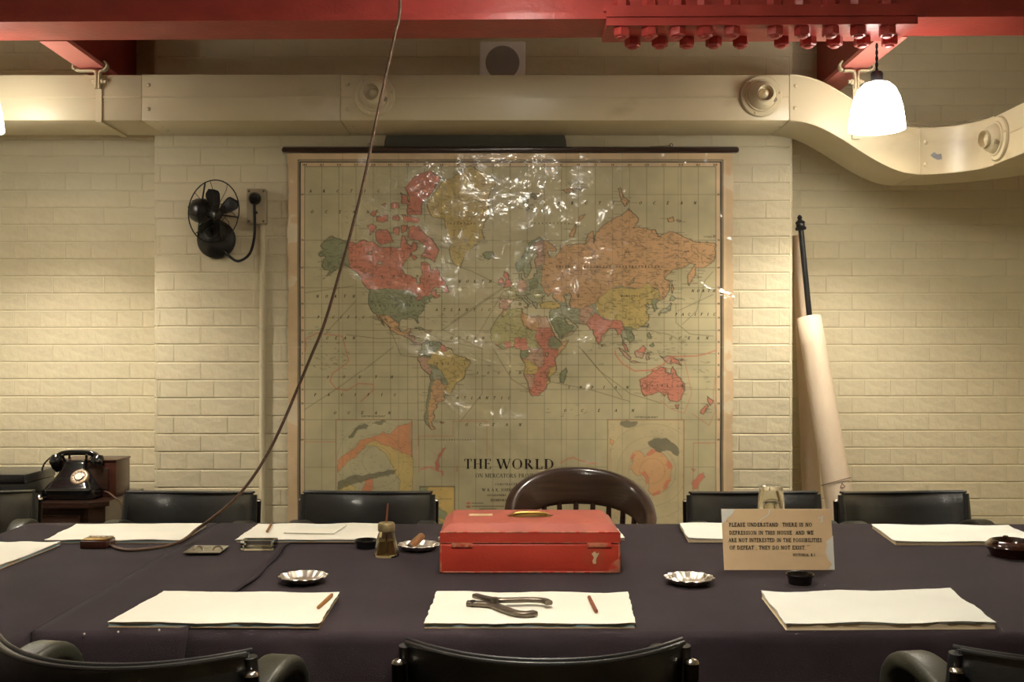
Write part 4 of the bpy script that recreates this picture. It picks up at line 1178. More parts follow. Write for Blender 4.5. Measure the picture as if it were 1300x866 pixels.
# rail with its profile, screw eyes and cord
rx0, rx1 = at(360, 0, YP - 0.02).x, at(936, 0, YP - 0.02).x
sec = [(-0.012, -0.011), (0.012, -0.011), (0.012, 0.010), (0.004, 0.013), (-0.006, 0.013), (-0.014, 0.007), (-0.016, -0.003)]
rm = MB()
zr = mz(190.5)
rm.sweep([(rx0, YP - 0.016, zr), (rx0 + .004, YP - 0.016, zr), (rx1 - .004, YP - 0.016, zr), (rx1, YP - 0.016, zr)], [(-a, b_) for a, b_ in sec], smooth=False)
for e in (rx0, rx1): rm.dome((e, YP - 0.017, zr), (1 if e > 0 else -1, 0, 0), 0.012, 0.008, 10)
rl = rm.build('rail', 'rail_wood', wm)
for px in (469, 852):
    c = at(px, 184, YP - 0.018); c.z = zr + 0.017
    ring = [(c.x + 0.007*math.cos(a), c.y, c.z + 0.003 + 0.007*math.sin(a)) for a in [k*math.pi/6 for k in range(12)]]
    MB().tube(ring, 0.0016, 6, closed=True).build('screw_eye', 'steel_tool', rl)
    d = 1 if px < 600 else -1
    MB().tube(bezier([(c.x, c.y, c.z + .003), (c.x + d*0.03, c.y, c.z + 0.0), (c.x + d*0.09, c.y, zr + 0.0145)], 6), 0.0012, 5).build('cord', 'steel_tool', rl)
def map_text(s, px, py, hpx, thick, thin, track, slant=0.0, width_px=None, mt='map_ink', centre=False, name='lettering'):
    """px,py = left end of the base line on the photograph, seen at the sheet"""
    h = hpx * SCM
    Q, tot = text_quads(s, h, thick, thin, track, slant, fill=(width_px*SCM if width_px else None))
    x0 = mx(px) - (tot/2 if centre else 0); z0 = mz(py)
    m = MB()
    for q in Q:
        vs = []
        for a, b_ in q:
            X, Z = x0 + a, z0 + b_
            u, v = CX + X/SCM, CY - (Z-CZ)/SCM
            vs.append((X, float(sheet_y(np.array(u), np.array(v))) - 0.0007, Z))
        m.add(vs, [(0, 1, 2, 3)])
    o = m.build(name, mt, wm, fixn=False)
    return o
map_text('THE', 589, 595.5, 12.6, .17, .05, .11, width_px=35, name='title_word')
map_text('WORLD', 630.5, 595.5, 12.6, .17, .05, .11, width_px=73.5, name='title_word')
map_text('ON MERCATORS PROJECTION', 603.5, 606.5, 5.0, .15, .06, .06, width_px=95, name='title_lettering')
map_text('CONSTRUCTED BY', 628, 616.3, 2.6, .2, .12, .3, .2, width_px=39)
map_text('W & A K. JOHNSTON', 612, 623.8, 3.6, .18, .08, .1, width_px=50)
map_text('GEOGRAPHERS', 618, 630, 2.3, .2, .12, .12, .25, width_px=24)
map_text('EDINBURGH', 623, 636.5, 2.8, .22, .12, .12, width_px=23)
def spaced(s, pts, h, mt='map_ink_soft', slant=.28):
    """each capital at its own spot along a line"""
    hh = h*SCM*1.12
    for ch, (px, py) in zip(s, pts):
        m = MB()
        Q, w = glyph(ch, .24, .13)
        for q in Q:
            vs = []
            for a, b_ in q:
                X = mx(px) + (a - w/2 + slant*b_)*hh; Z = mz(py) + b_*hh
                u, v = CX + X/SCM, CY - (Z-CZ)/SCM
                vs.append((X, float(sheet_y(np.array(u), np.array(v))) - 0.0007, Z))
            m.add(vs, [(0, 1, 2, 3)])
        m.build('letter', mt, wm, fixn=False)
def row(x0, x1, y, n): return [(x0 + (x1-x0)*k/(n-1), y) for k in range(n)]
spaced('ARCTIC', row(394, 480, 244.5, 6), 3.3)
spaced('OCEAN', row(396, 467, 271, 5), 3.3)
spaced('ARCTICOCEAN', row(709, 882, 259.5, 11), 3.4)
spaced('NORTH', row(403, 449, 378, 5), 3.2)
spaced('PACIFIC', row(404, 461, 404.5, 7), 3.2)
spaced('OCEAN', row(404, 449, 431, 5), 3.2)
spaced('NORTH', row(583, 622, 359, 5), 3.2)
spaced('ATLANTIC', row(554, 621, 395, 8), 3.2)
spaced('OCEAN', row(573, 613, 431, 5), 3.2)
spaced('SOUTH', row(606, 660, 475, 5), 3.0)
spaced('ATLANTIC', row(580, 646, 507, 8), 3.2)
spaced('OCEAN', row(592, 660, 541, 5), 3.2)
spaced('SOUTH', row(416, 497, 480.5, 5), 3.2)
spaced('PACIFIC', row(400, 501, 503, 7), 3.2)
spaced('OCEAN', row(425, 494, 526, 5), 3.2)
spaced('NORTH', row(879, 906, 371, 5), 3.2)
spaced('PACIFIC', row(858, 906, 401, 7), 3.2)
spaced('OCEAN', row(851, 897, 431, 5), 3.2)
spaced('INDIAN', row(722, 796, 493.5, 6), 3.2)
spaced('OCEAN', row(717, 803, 523, 5), 3.2)
spaced('UNION', row(707, 722, 340, 5), 2.4, slant=0)
spaced('SOCIALISTSOVIETREPUBLICS', row(742, 836, 340, 24), 2.4, slant=0)
spaced('GREENLAND', row(568, 602, 285, 9), 2.0)
spaced('BARENTSSEA', row(679, 722, 284.5, 10), 1.9)
spaced('MONGOLIA', row(789, 812, 377, 8), 2.0, slant=0)
spaced('AUSTRALIA', row(815, 866, 491, 9), 2.4, slant=0)
spaced('UNITEDSTATES', row(477, 536, 389.5, 12), 2.2, slant=0)
spaced('CANADA', row(470, 545, 352, 6), 2.6, slant=0)
spaced('BRAZIL', row(555, 590, 463, 6), 2.2, slant=0)
spaced('NORTHPOLARCHART', row(460, 488, 529.5, 15), 1.7, slant=0)
spaced('SOUTHPOLARCHART', row(806, 834, 530.5, 15), 1.7, slant=0)
spaced('FALKLANDISLANDS', row(553, 601, 559.5, 15), 1.6)
for l in range(-180, 181, 15):
    t = str(abs(l)); x = lon2x(l)
    map_text(t, x, 210.8, 2.9, .24, .12, .12, centre=True, mt='map_ink_soft', name='degree_numbers')
for p in (80, 70, 60, 50, 40, 30, 20, 10, 0, 10, 20, 30, 40, 50, 60, 70):
    pass
sg = 1
for p in (80, 70, 60, 50, 40, 30, 20, 10, 0, -10, -20, -30, -40, -50, -60):
    for x in (384, 911.8): map_text(str(abs(p)), x, lat2y(p) + 1.2, 2.6, .24, .12, .1, centre=True, mt='map_ink_soft', name='degree_numbers')

# ------------------------------------------------------------------ table and its cloths
TL, TR, TN, TF = -1.575, 1.98, 2.033, 3.385      # left, right, near and far edge
TW = -0.94                                        # inner edge of the wing that runs towards the lens
tb = thing('conference_table', 'long conference table with a side wing hidden under dark cloths', 'table', (0, 2.7, 0))
tp = MB()
tp.box((TL + .01, TN + .01, ZT - 0.034), (TR - .01, TF - .01, ZT - 0.006))
tp.box((TL + .01, 0.72, ZT - 0.034), (TW - .01, TN + .01, ZT - 0.006))
tp.build('tabletop', 'wood_dark', tb)
for x, y in ((TL + .12, TF - .12), (TL + .12, .85), (TW - .12, .85), (TW + .2, TN + .2), (.45, TF - .14), (.45, TN + .2), (TR - .12, TF - .14), (TR - .12, TN + .2)):
    MB().rbox((x - .035, y - .035, 0), (x + .035, y + .035, ZT - .034), .006).build('leg', 'wood_dark', tb)
def drape_profile(yn, yf, z, zb, r=0.022, n=5):
    """(y, z) from the near hem over the top to the far hem"""
    out = [(yn - .004, zb), (yn - .004, (zb+z)/2), (yn - .002, z - r)]
    for k in range(1, n+1):
        a = math.radians(90*k/n); out.append((yn + r - r*math.cos(a), z - r + r*math.sin(a)))
    for k in range(1, 24): out.append((yn + r + (yf - yn - 2*r)*k/24, z))
    for k in range(0, n+1):
        a = math.radians(90*k/n); out.append((yf - r + r*math.sin(a), z - r + r*math.cos(a)))
    out += [(yf + .003, (zb+z)/2), (yf + .005, zb)]
    return out
def cloth_strip(x0, x1, nx, z, zb, seed):
    prof = drape_profile(TN, TF, z, zb)
    r = random.Random(seed); ph = [r.uniform(0, 6) for _ in range(6)]
    vs = []
    for i in range(nx + 1):
        x = x0 + (x1-x0)*i/nx
        for (y, zz) in prof:
            hang = max(0.0, (z - 0.02 - zz)) / (z - zb)
            f = 0.010*math.sin(x*9 + ph[0]) + 0.006*math.sin(x*21 + ph[1])
            w = 0.0 if hang > 0 else 0.0006*(math.sin(x*5 + y*3 + ph[2]) + math.sin(x*2.1 - y*6 + ph[3]))
            s = -1 if y < 2.7 else 1
            vs.append((x, y + s*hang*(0.012 + f), zz + w))
    n = len(prof)
    fs = [(i*n+j, (i+1)*n+j, (i+1)*n+j+1, i*n+j+1) for i in range(nx) for j in range(n-1)]
    return vs, fs
m = MB(); m.add(*cloth_strip(TW + .30, TR, 70, ZT, 0.47, 1), True)
# right end drape
m.grid(20, 6, lambda u, v: (TR + 0.004 + 0.02*v + 0.006*math.sin(u*20)*v, TN + .02 + (TF-TN-.04)*u, ZT - .002 - (ZT-.47)*v))
tc1 = m.build('tablecloth', 'cloth', base=(0.6, 2.7, ZT))
so_ = tc1.modifiers.new('thick', 'SOLIDIFY'); so_.thickness = 0.0016; so_.offset = -1
tag(tc1, 'dark purple grey felt cloth covering the long run of the table', 'tablecloth')
ZL = ZT + 0.0032
m = MB()
SEAM = -0.622
prof = drape_profile(TN - .003, TF + .003, ZL, 0.44)
def left_pt(x, y, z, i):
    return (x, y, z)
nx = 14
vs = []
for i in range(nx+1):
    x = TW + (SEAM - TW)*i/nx
    for (y, zz) in prof:
        hang = max(0.0, (ZL - .02 - zz))/(ZL - .44)
        sgn = -1 if y < 2.7 else 1
        lift = 0.0025*math.exp(-((x-SEAM)/.02)**2)*(1+math.sin(y*16)) if hang == 0 else 0
        xs = x + (0.010*math.sin(y*5.5) + 0.004*math.sin(y*23))*max(0, 1-(SEAM-x)/.08)
        vs.append((xs - (0.03*hang if i == nx else 0), y + sgn*hang*(.016 + .012*math.sin(x*24) + .012*math.exp(-((x-SEAM)/.05)**2)), zz + lift))
n = len(prof)
m.add(vs, [(i*n+j, (i+1)*n+j, (i+1)*n+j+1, i*n+j+1) for i in range(nx) for j in range(n-1)], True)
# wing: swept along the depth
def wing_prof():
    r = .022; out = [(TL - .02, .44), (TL - .006, .6), (TL - .001, ZL - r)]
    for k in range(1, 6):
        a = math.radians(90*k/5); out.append((TL + r - r*math.cos(a), ZL - r + r*math.sin(a)))
    for k in range(1, 9): out.append((TL + r + (TW - TL - 2*r)*k/9, ZL))
    return out
wp = wing_prof()
ys = [0.70 + (TF + .003 - .022 - 0.70)*k/50 for k in range(51)]
vs = []
for y in ys:
    for (x, z) in wp: vs.append((x - (.010*math.sin(y*13) if z < ZL - .03 else 0), y, z))
    # inner edge: falls away where the wing is free, flat where it joins the long run
    free = y < TN - .004
    for k in range(6):
        a = math.radians(90*k/5); r = .022
        vs.append((TW - r + r*math.sin(a), y, ZL - r + r*math.cos(a)) if free else (TW - r + r*k/5, y, ZL))
    vs.append((TW + .006, y, .6) if free else (TW, y, ZL)); vs.append((TW + .012 + .01*math.sin(y*15), y, .44) if free else (TW, y, ZL))
n = len(wp) + 8
m.add(vs, [(i*n+j, (i+1)*n+j, (i+1)*n+j+1, i*n+j+1) for i in range(len(ys)-1) for j in range(n-1)], True)
# far hem of the wing
m.grid(16, 8, lambda u, v: (TL + .02 + (TW - TL - .02)*u, TF + .003 - .022*max(0, 1 - 4*v)**2 + .012*v + .008*math.sin(u*13)*v, ZL - .0 - (ZL - .44)*v*v if v < .3 else ZL - (ZL-.44)*v))
tc2 = m.build('tablecloth', 'cloth', base=(-1.1, 2.7, ZT))
so_ = tc2.modifiers.new('thick', 'SOLIDIFY'); so_.thickness = 0.0022; so_.offset = -1
tag(tc2, 'second dark felt cloth overlapping at a seam and covering the table wing', 'tablecloth')
for px, py in ((107, 805), (150, 802.5), (202, 800)):
    p = at(px, py, TN - .002)
    MB().dome(p + Vector((0, .0, 0)), (0, -1, .3), .0024, .002, 8).build('pin', 'paper', tc2)

# ------------------------------------------------------------------ leather chairs
def make_chair(armz, dip):
    t = thing('leather_chair', 'x', 'chair', (0, 0, 0))
    W2 = 0.243
    def bk(u, w, off=0.0):     # u -1..1 across, w 0..1 up
        x = W2*u
        y = -0.308 + 0.108*abs(u)**2.2 + 0.03*(1-w) + off
        z = 0.575 + 0.235*w - dip*(1-u*u)*w
        return Vector((x, y, z))
    m = MB()
    nu, nv = 24, 8
    T = 0.030
    ring = []
    vs, fs = [], []
    for i in range(nu+1):
        u = -1 + 2*i/nu
        sec = []
        for k in range(nv+1): sec.append((k/nv, -T/2*(1 - 0.6*max(0, (abs(k/nv-.5)-.42)/.08))))
        for k in range(nv, -1, -1): sec.append((k/nv, (T/2 + 0.008*math.sin(math.pi*k/nv)*(1-u**4))*(1 - 0.6*max(0, (abs(k/nv-.5)-.42)/.08))))
        for w, o in sec: vs.append(bk(u, w, o*(1 if abs(u) < .97 else .6)))
    L = 2*(nv+1)
    for i in range(nu):
        for k in range(L):
            fs.append((i*L+k, (i+1)*L+k, (i+1)*L+(k+1) % L, i*L+(k+1) % L))
    m.add(vs, fs, True); m.add(vs[:L], [tuple(range(L))]); m.add(vs[-L:], [tuple(reversed(range(L)))])
    bo = m.build('backrest', 'leather', t)
    for o in (-.010, .012):
        MB().tube([bk(-1 + 2*k/24, 1.0, o) + Vector((0, 0, .001)) for k in range(25)], .0042, 8).build('piping', 'leather', bo)
    # wrapped ends and posts
    for s in (-1, 1):
        MB().tube([bk(s, w, 0.0) + Vector((s*.002, 0, 0)) for w in (0.0, .3, .7, .97)], [.014, .014, .014, .012], 10).build('end_roll', 'leather', bo)
        p = bk(s, 1, -.018)
        po = MB(); px_, py_ = p.x + s*.012, p.y
        po.tube([(px_, py_ + .045, .0), (px_, py_ + .045, .40), (px_, py_ + .02, .60), (px_, py_, .778)], .0125, 12)
        po_ = po.build('post', 'tube_metal', t)
        MB().dome((px_, py_, .7775), (0, 0, 1), .0132, .008, 12).build('post_cap', 'chrome', po_)
        # arm pad
        pts = bezier([(s*.236, py_ - .0, .675 + armz), (s*.236, py_ + .06, .712 + armz), (s*.236, py_ + .13, .728 + armz), (s*.236, py_ + .18, .722 + armz), (s*.236, py_ + .215, .694 + armz), (s*.236, py_ + .222, .655 + armz)], 5)
        MB().sweep(pts, rsec(.064, .036, .012, 3), (0, .25, 1)).build('armrest', 'arm_leather', t)
        MB().tube([(s*.236, py_ + .215, .665), (s*.238, py_ + .22, .50), (s*.24, py_ + .25, 0)], .0125, 12).build('leg', 'tube_metal', t)
    MB().rbox((-.225, -.20, .40), (.225, .14, .475), .022, seg=3).build('seat', 'leather', t)
    fr = MB(); fr.tube([(-.245, -.17, .39), (.245, -.17, .39), (.245, .13, .39), (-.245, .13, .39)], .011, 8, closed=True); fr.build('seat_frame', 'tube_metal', t)
    MB().tube([(-.25, -.18, .12), (.25, -.18, .12)], .009, 8).build('stretcher', 'tube_metal', t)
    return t
ch0 = make_chair(.020, .006)
ch1 = make_chair(-.022, .016)
first_far = True
spots = [
 (((692 - CX)*1.79/F), 2.0, 0, 'black leather tub chair turned squarely to the pad with the pliers', 'near'),
 (-0.632, 1.975, math.radians(-11), 'black leather chair with olive arms tucked in at the table wing corner', 'near'),
 (0.985, 1.99, math.radians(9), 'black leather chair with olive arms before the buff paper pad', 'near'),
 ((241-CX)*3.83/F, 3.60, math.pi + math.radians(-3), 'black leather chair between the telephone cabinet and the wall conduit', 'far'),
 ((466-CX)*3.83/F, 3.60, math.pi + math.radians(-2), 'black leather chair standing before the left half of the map', 'far'),
 ((957-CX)*3.83/F, 3.59, math.pi + math.radians(3), 'black leather chair behind the lettered card and carafe', 'far'),
 ((1149-CX)*3.83/F, 3.60, math.pi + math.radians(5), 'black leather chair beside the rolled maps, near the duct bend side', 'far'),
 (-1.965, 3.60, math.pi + math.radians(8), 'black leather chair in front of the telephone cabinet at the table corner', 'far'),
]
for i, (x, y, a, lab, g) in enumerate(spots):
    if g == 'near': o = ch0 if i == 0 else copy_tree(ch0)
    else: o = ch1 if first_far else copy_tree(ch1); first_far = False
    o.location = (x, y, 0); o.rotation_euler = (0, 0, a)
    tag(o, lab, 'chair', 'leather chairs round the table')
    if g == 'far': o.scale = (0.98, 1, 0.995)

# ------------------------------------------------------------------ round-backed wooden chair
wcx, wcy = (731 - CX)*3.84/F, 3.60
wc = thing('wooden_armchair', 'dark polished wooden armchair with a broad round back and spindles', 'chair', (wcx, wcy, 0))
def wpt(a, rr_=0.24):
    return Vector((wcx + rr_*math.sin(a), wcy + 0.02 + (rr_*0.94)*math.cos(a), 0))
m = MB()
N = 44; vs = []; fs = []
A = math.radians(112)
def crest(a):
    q = abs(a)/A
    top = 0.893 - 0.205*(q**2.1) if q < .8 else 0.893 - 0.205*(.8**2.1) - 0.20*(q-.8)
    band = 0.112*(1 - q*q*0.75) + 0.022
    return top, max(.03, band)
SEC = rsec(1, 1, .32, 4)
for i in range(N+1):
    a = -A + 2*A*i/N
    top, band = crest(a)
    for sx, sz in SEC:
        # broad bent board leaning outwards at the top, thick rolled top edge
        z = top - band/2 + sz*band
        th = 0.030 + 0.014*max(0, sz)*2
        lean = 0.028*(sz + .5)
        p = wpt(a, 0.226 + lean + sx*th); p.z = z
        vs.append(p)
L = len(SEC)
for i in range(N):
    for k in range(L): fs.append((i*L+k, (i+1)*L+k, (i+1)*L+(k+1) % L, i*L+(k+1) % L))
m.add(vs, fs, True); m.add(vs[:L], [tuple(range(L))]); m.add(vs[-L:], [tuple(reversed(range(L)))])
m.build('back_board', 'wood_dark', wc)
for k in range(11):
    a = math.radians(-80 + 16*k)
    top, band = crest(a)
    p = wpt(a, 0.228); q = wpt(a, 0.205)
    MB().tube([(q.x, q.y, .43), (p.x*.5+q.x*.5, p.y*.5+q.y*.5, (.43 + top - band)/2), (p.x, p.y, top - band + .03)], [.009, .0125, .0095], 10).build('spindle', 'wood_dark', wc)
MB().lathe([(0.19, 0), (0.222, .008), (0.23, .03), (.224, .045), (.12, .036), (.0001, .034)], (wcx, wcy + .0, .40), None, 40).build('seat', 'wood_dark', wc)
for sx in (-1, 1):
    for sy in (-1, 1):
        MB().tube([(wcx + sx*.14, wcy + sy*.12, .41), (wcx + sx*.175, wcy + sy*.155, .22), (wcx + sx*.20, wcy + sy*.18, 0)], [.018, .022, .014], 10).build('leg', 'wood_dark', wc)
for sx in (-1, 1): MB().tube([(wcx + sx*.175, wcy - .155, .2), (wcx + sx*.175, wcy + .155, .2)], .010, 8).build('stretcher', 'wood_dark', wc)

# ------------------------------------------------------------------ telephone cabinet and what stands on it
ZC = CZ - 187*4.09/F
CX0, CX1, CY0, CY1 = -2.62, -1.60, 4.09, YR - .006
cab = thing('side_cabinet', 'dark wooden cabinet with canted corners under the telephone', 'cabinet', ((CX0+CX1)/2, 4.3, 0))
def canted(x0, x1, y0, y1, c): return [(x0 + c, y0), (x1 - c, y0), (x1, y0 + c), (x1, y1), (x0, y1), (x0, y0 + c)]
MB().prism(canted(CX0, CX1, CY0, CY1, .06), lambda p: (p[0], p[1], ZC - .02), lambda p: (p[0], p[1], ZC)).build('top', 'wood_dark', cab)
MB().prism(canted(CX0 + .02, CX1 - .02, CY0 + .02, CY1, .05), lambda p: (p[0], p[1], .06), lambda p: (p[0], p[1], ZC - .02)).build('body', 'wood_dark', cab)
MB().prism(canted(CX0 + .035, CX1 - .035, CY0 + .035, CY1, .05), lambda p: (p[0], p[1], 0), lambda p: (p[0], p[1], .06)).build('plinth', 'wood_dark', cab)
for k in range(2):
    a = CX0 + .10 + k*.42
    d = MB().rbox((a, CY0 + .010, .10), (a + .40, CY0 + .021, ZC - .05), .004).build('door', 'wood_dark', cab)
    MB().dome((a + (.36 if k == 0 else .04), CY0 + .010, .42), (0, -1, 0), .014, .018, 12).build('knob', 'brass', d)

# telephone
pc = Vector((at(95, 632, 4.26).x, 4.26, ZC))
tel = thing('telephone', 'black bakelite telephone with round dial on the dark cabinet', 'telephone', pc)
def frust(m, c, lv, sm=True):
    """stack of rounded rectangles (half x, half y, z, dy)"""
    vs = []; k = None
    for hx_, hy_, z, dy in lv:
        s_ = rsec(2*hx_, 2*hy_, min(hx_, hy_)*.3, 4); k = len(s_)
        vs += [(c.x + a, c.y + dy + b_, c.z + z) for a, b_ in s_]
    m.add(vs, [(i*k+j, i*k+(j+1) % k, (i+1)*k+(j+1) % k, (i+1)*k+j) for i in range(len(lv)-1) for j in range(k)], sm)
    m.add(vs[:k], [tuple(reversed(range(k)))]); m.add(vs[-k:], [tuple(range(k))])
m = MB()
frust(m, pc, [(.106, .09, .004, 0), (.108, .092, .008, 0), (.106, .090, .040, 0), (.098, .082, .044, 0), (.092, .078, .054, .002), (.070, .062, .085, .012), (.052, .046, .115, .022), (.046, .038, .140, .028), (.044, .034, .150, .03), (.03, .025, .154, .03)])
m.build('body', 'bakelite', tel)
for sx in (-1, 1):
    for sy in (-1, 1): MB().lathe([(.008, 0), (.008, .006)], (pc.x + sx*.09, pc.y + sy*.07, pc.z), None, 8).build('foot', 'bakelite', tel)
for sx in (-1, 1):   # cradle horns
    for sy in (-1, 1):
        MB().tube(bezier([(pc.x + sx*.036, pc.y + .03 + sy*.018, pc.z + .147), (pc.x + sx*.046, pc.y + .03 + sy*.026, pc.z + .158), (pc.x + sx*.05, pc.y + .03 + sy*.034, pc.z + .178)], 4), .0055, 8).build('cradle_horn', 'bakelite', tel)
dn = Vector((0, -.80, .60)).normalized(); dc = Vector((at(100.5, 0, 4.21).x, pc.y - .045, pc.z + .088))
di = MB().lathe([(.037, -.008), (.037, .004), (.034, .008), (.030, .009), (.020, .007), (.0001, .007)], dc, dn, 32).build('dial', 'dial', tel)
MB().lathe([(.0195, .0068), (.0195, .010), (.0165, .0105)], dc, dn, 24).build('dial_ring', 'bakelite', di)
MB().lathe([(.0165, .008), (.0165, .0112), (.0001, .0115)], dc, dn, 24).build('dial_centre', 'card_white', di)
for k in range(10):
    a = math.radians(30*k + 20); sd = dn.cross(Vector((1, 0, 0))).normalized()
    q = dc + (Vector((1, 0, 0))*math.cos(a) + sd*math.sin(a))*.0262 + dn*.0074
    MB().lathe([(.0038, 0), (.0038, .001), (.0001, .0012)], q, dn, 8).build('finger_hole', 'cap_dark', di)
hz_ = pc.z + .168
hc = MB(); hy_ = pc.y + .03
hc.sweep(bezier([(pc.x - .088, hy_ - .004, hz_ - .004), (pc.x - .06, hy_, hz_ + .012), (pc.x, hy_, hz_ + .016), (pc.x + .06, hy_, hz_ + .012), (pc.x + .088, hy_ - .004, hz_ - .006)], 6), rsec(.026, .022, .007, 3), (0, 0, 1))
hs = hc.build('handset', 'bakelite', tel)
MB().lathe([(.016, .012), (.026, -.004), (.029, -.018), (.026, -.026), (.018, -.046), (.006, -.060), (.001, -.063)], (pc.x - .088, hy_ - .006, hz_ - .004), (-.12, .1, 1), 24).build('mouthpiece', 'bakelite', hs)
MB().lathe([(.015, .012), (.024, 0), (.030, -.012), (.031, -.022), (.026, -.030), (.0001, -.026)], (pc.x + .090, hy_ - .006, hz_ - .004), (.25, .1, 1), 24).build('earpiece', 'bakelite', hs)
cp = bezier([(pc.x - .105, hy_ - .002, hz_ + .002), (pc.x - .135, hy_ - .01, hz_ - .03), (pc.x - .148, hy_ - .02, hz_ - .08), (pc.x - .155, hy_ - .03, hz_ - .13), (pc.x - .165, hy_ - .04, pc.z + .006), (pc.x - .13, hy_ + .03, pc.z + .006), (pc.x - .09, hy_ + .06, pc.z + .012)], 10)
co_ = MB()
for s in (0, math.pi):
    pts = []
    for i, p in enumerate(cp): pts.append(p + Vector((math.cos(i*1.3 + s), math.sin(i*1.3 + s)*.5, math.sin(i*1.3 + s)*.5))*.0022)
    co_.tube(pts, .0026, 6)
co_.build('handset_cord', 'flex_black', tel)
lc = bezier([(pc.x + .09, pc.y + .05, pc.z + .016), (pc.x + .135, pc.y + .0, pc.z + .022), (pc.x + .185, pc.y - .05, pc.z + .006), (pc.x + .215, pc.y - .06, pc.z - .02), (pc.x + .235, pc.y - .07, pc.z - .15), (pc.x + .24, pc.y - .05, pc.z - .5)], 8)
MB().tube(lc, .0038, 8).build('line_cord', 'cable', tel)
# wooden box behind it
x1 = at(165, 0, 4.44).x
wb = thing('wooden_box', 'reddish wooden box standing behind the telephone', 'box', (x1 - .11, 4.36, ZC))
MB().rbox((x1 - .24, 4.28, ZC), (x1, 4.44, ZC + .146), .004).build('body', 'wood_red', wb)
MB().rbox((x1 - .243, 4.277, ZC + .146), (x1 + .003, 4.443, ZC + .155), .003).build('lid', 'wood_red', wb)
MB().rbox((x1 - .20, 4.274, ZC + .03), (x1 - .03, 4.281, ZC + .12), .003).build('front_panel', 'wood_dark', wb)
# black deed box
x1 = at(31, 0, 4.12).x
db = thing('black_box', 'flat black lidded box at the end of the cabinet', 'box', (x1 - .2, 4.25, ZC))
MB().rbox((x1 - .40, 4.12, ZC), (x1, 4.40, ZC + .075), .005).build('body', 'leather', db)
MB().rbox((x1 - .403, 4.117, ZC + .075), (x1 + .003, 4.403, ZC + .112), .006).build('lid', 'leather', db)
MB().rbox((x1 - .22, 4.113, ZC + .06), (x1 - .18, 4.118, ZC + .09), .002).build('clasp', 'brass', db)
# desk ashtray with a cream holder
ac = Vector((at(48, 0, 4.18).x, 4.18, ZC))
at1 = thing('ashtray', 'black dish with chrome rim beside the telephone', 'ashtray', ac)
MB().lathe([(.036, 0), (.044, .010), (.047, .015), (.043, .015), (.036, .006), (.0001, .005)], ac, None, 28).build('bowl', 'bakelite', at1)
MB().lathe([(.047, .0145), (.048, .0165), (.043, .0168), (.042, .0145)], ac, None, 28, caps=False).build('rim', 'chrome', at1)
ho = MB().tube([ac + Vector((-.036, -.01, .024)), ac + Vector((-.05, .0, .052))], .0095, 12).build('cream_tube', 'cream_plastic', base=ac + Vector((-.036, -.01, .015)))
tag(ho, 'short cream tube leaning on the black dish by the telephone', 'tube')

# ------------------------------------------------------------------ wall fan, socket, conduit
fy = YP - 0.14
fc = at(275.5, 273, YP - .12)          # hub
bc = at(272, 303, YP - .04)           # base centre
fan = thing('wall_fan', 'black wall fan with wire guard mounted on the brick pier', 'fan', (bc.x, YP, bc.z))
tilt = Vector((-.28, -1, -.06)).normalized()
R24 = 24*(YP - .03)/F
MB().lathe([(R24*1.02, 0.002), (R24*1.02, .014), (R24*.95, .024), (R24*.6, .038), (R24*.36, .052), (.0001, .056)], (bc.x, YP, bc.z), (0, -1, 0), 36).build('base', 'fan_black', fan)
MB().tube(bezier([(bc.x - .01, YP - .04, bc.z + .01), (bc.x - .03, YP - .06, bc.z + .05), (fc.x - .045, YP - .055, fc.z - .01)], 5), .018, 12).build('bracket', 'fan_black', fan)
mc = Vector((at(257, 0, YP - .07).x, YP - .065, at(0, 268, YP-.07).z))
ax = (Vector((fc.x, fc.y, fc.z)) - mc).normalized()
mo = MB().lathe([(.02, -.052), (.038, -.045), (.050, -.03), (.053, 0), (.050, .022), (.040, .036), (.022, .042), (.012, .05)], mc, ax, 28)
mo_ = mo.build('motor', 'fan_black', fan)
for k in range(8):
    a = k*math.pi/4; s1 = ax.orthogonal().normalized(); s2 = ax.cross(s1)
    MB().dome(mc + (s1*math.cos(a) + s2*math.sin(a))*.040 - ax*.041, -ax, .006, .006, 8).build('screw', 'fan_black', mo_)
MB().lathe([(.010, -.06), (.020, -.012), (.021, .006), (.016, .014), (.0001, .016)], fc, ax, 20).build('hub', 'fan_black', fan)
def blade(a0):
    m = MB(); s1 = Vector((1, 0, 0)) - ax*ax.x; s1.normalize(); s2 = ax.cross(s1)
    if s2.z < 0: s2 = -s2
    def fn(u, v):
        r = .016 + .096*u
        half = math.radians((22 - 6*u)*(.45 + .55*min(1, u*3))*math.sqrt(max(.02, 1 - max(0, (u - .72)/.28)**2)))
        an = a0 + (v - .5)*2*half
        return fc + (s1*math.cos(an) + s2*math.sin(an))*r + ax*(-(v-.5)*.030*(1-.2*u))
    m.grid(10, 8, fn)
    o = m.build('blade', 'fan_black', fan)
    sd = o.modifiers.new('t', 'SOLIDIFY'); sd.thickness = .0022
for a in (97, 22, 205, 285): blade(math.radians(a))
gcn = at(269, 268, YP - .125); RG = 38.5*(YP - .125)/F
s1 = Vector((1, 0, 0)) - ax*ax.x; s1.normalize(); s2 = ax.cross(s1)
if s2.z < 0: s2 = -s2
gcn = fc - ax*.0 + (gcn - fc) - ax*((gcn - fc).dot(ax))
gd = MB(); gd.tube([gcn + (s1*math.cos(a) + s2*math.sin(a)*1.04)*RG for a in [k*math.pi/20 for k in range(40)]], .0024, 8, closed=True)
g0 = gd.build('guard', 'fan_black', fan)
gd2 = MB(); gd2.tube([gcn + ax*.028 + (s1*math.cos(a) + s2*math.sin(a))*RG*.30 for a in [k*math.pi/14 for k in range(28)]], .0014, 6, closed=True)
gd2.build('guard_ring', 'fan_black', g0)
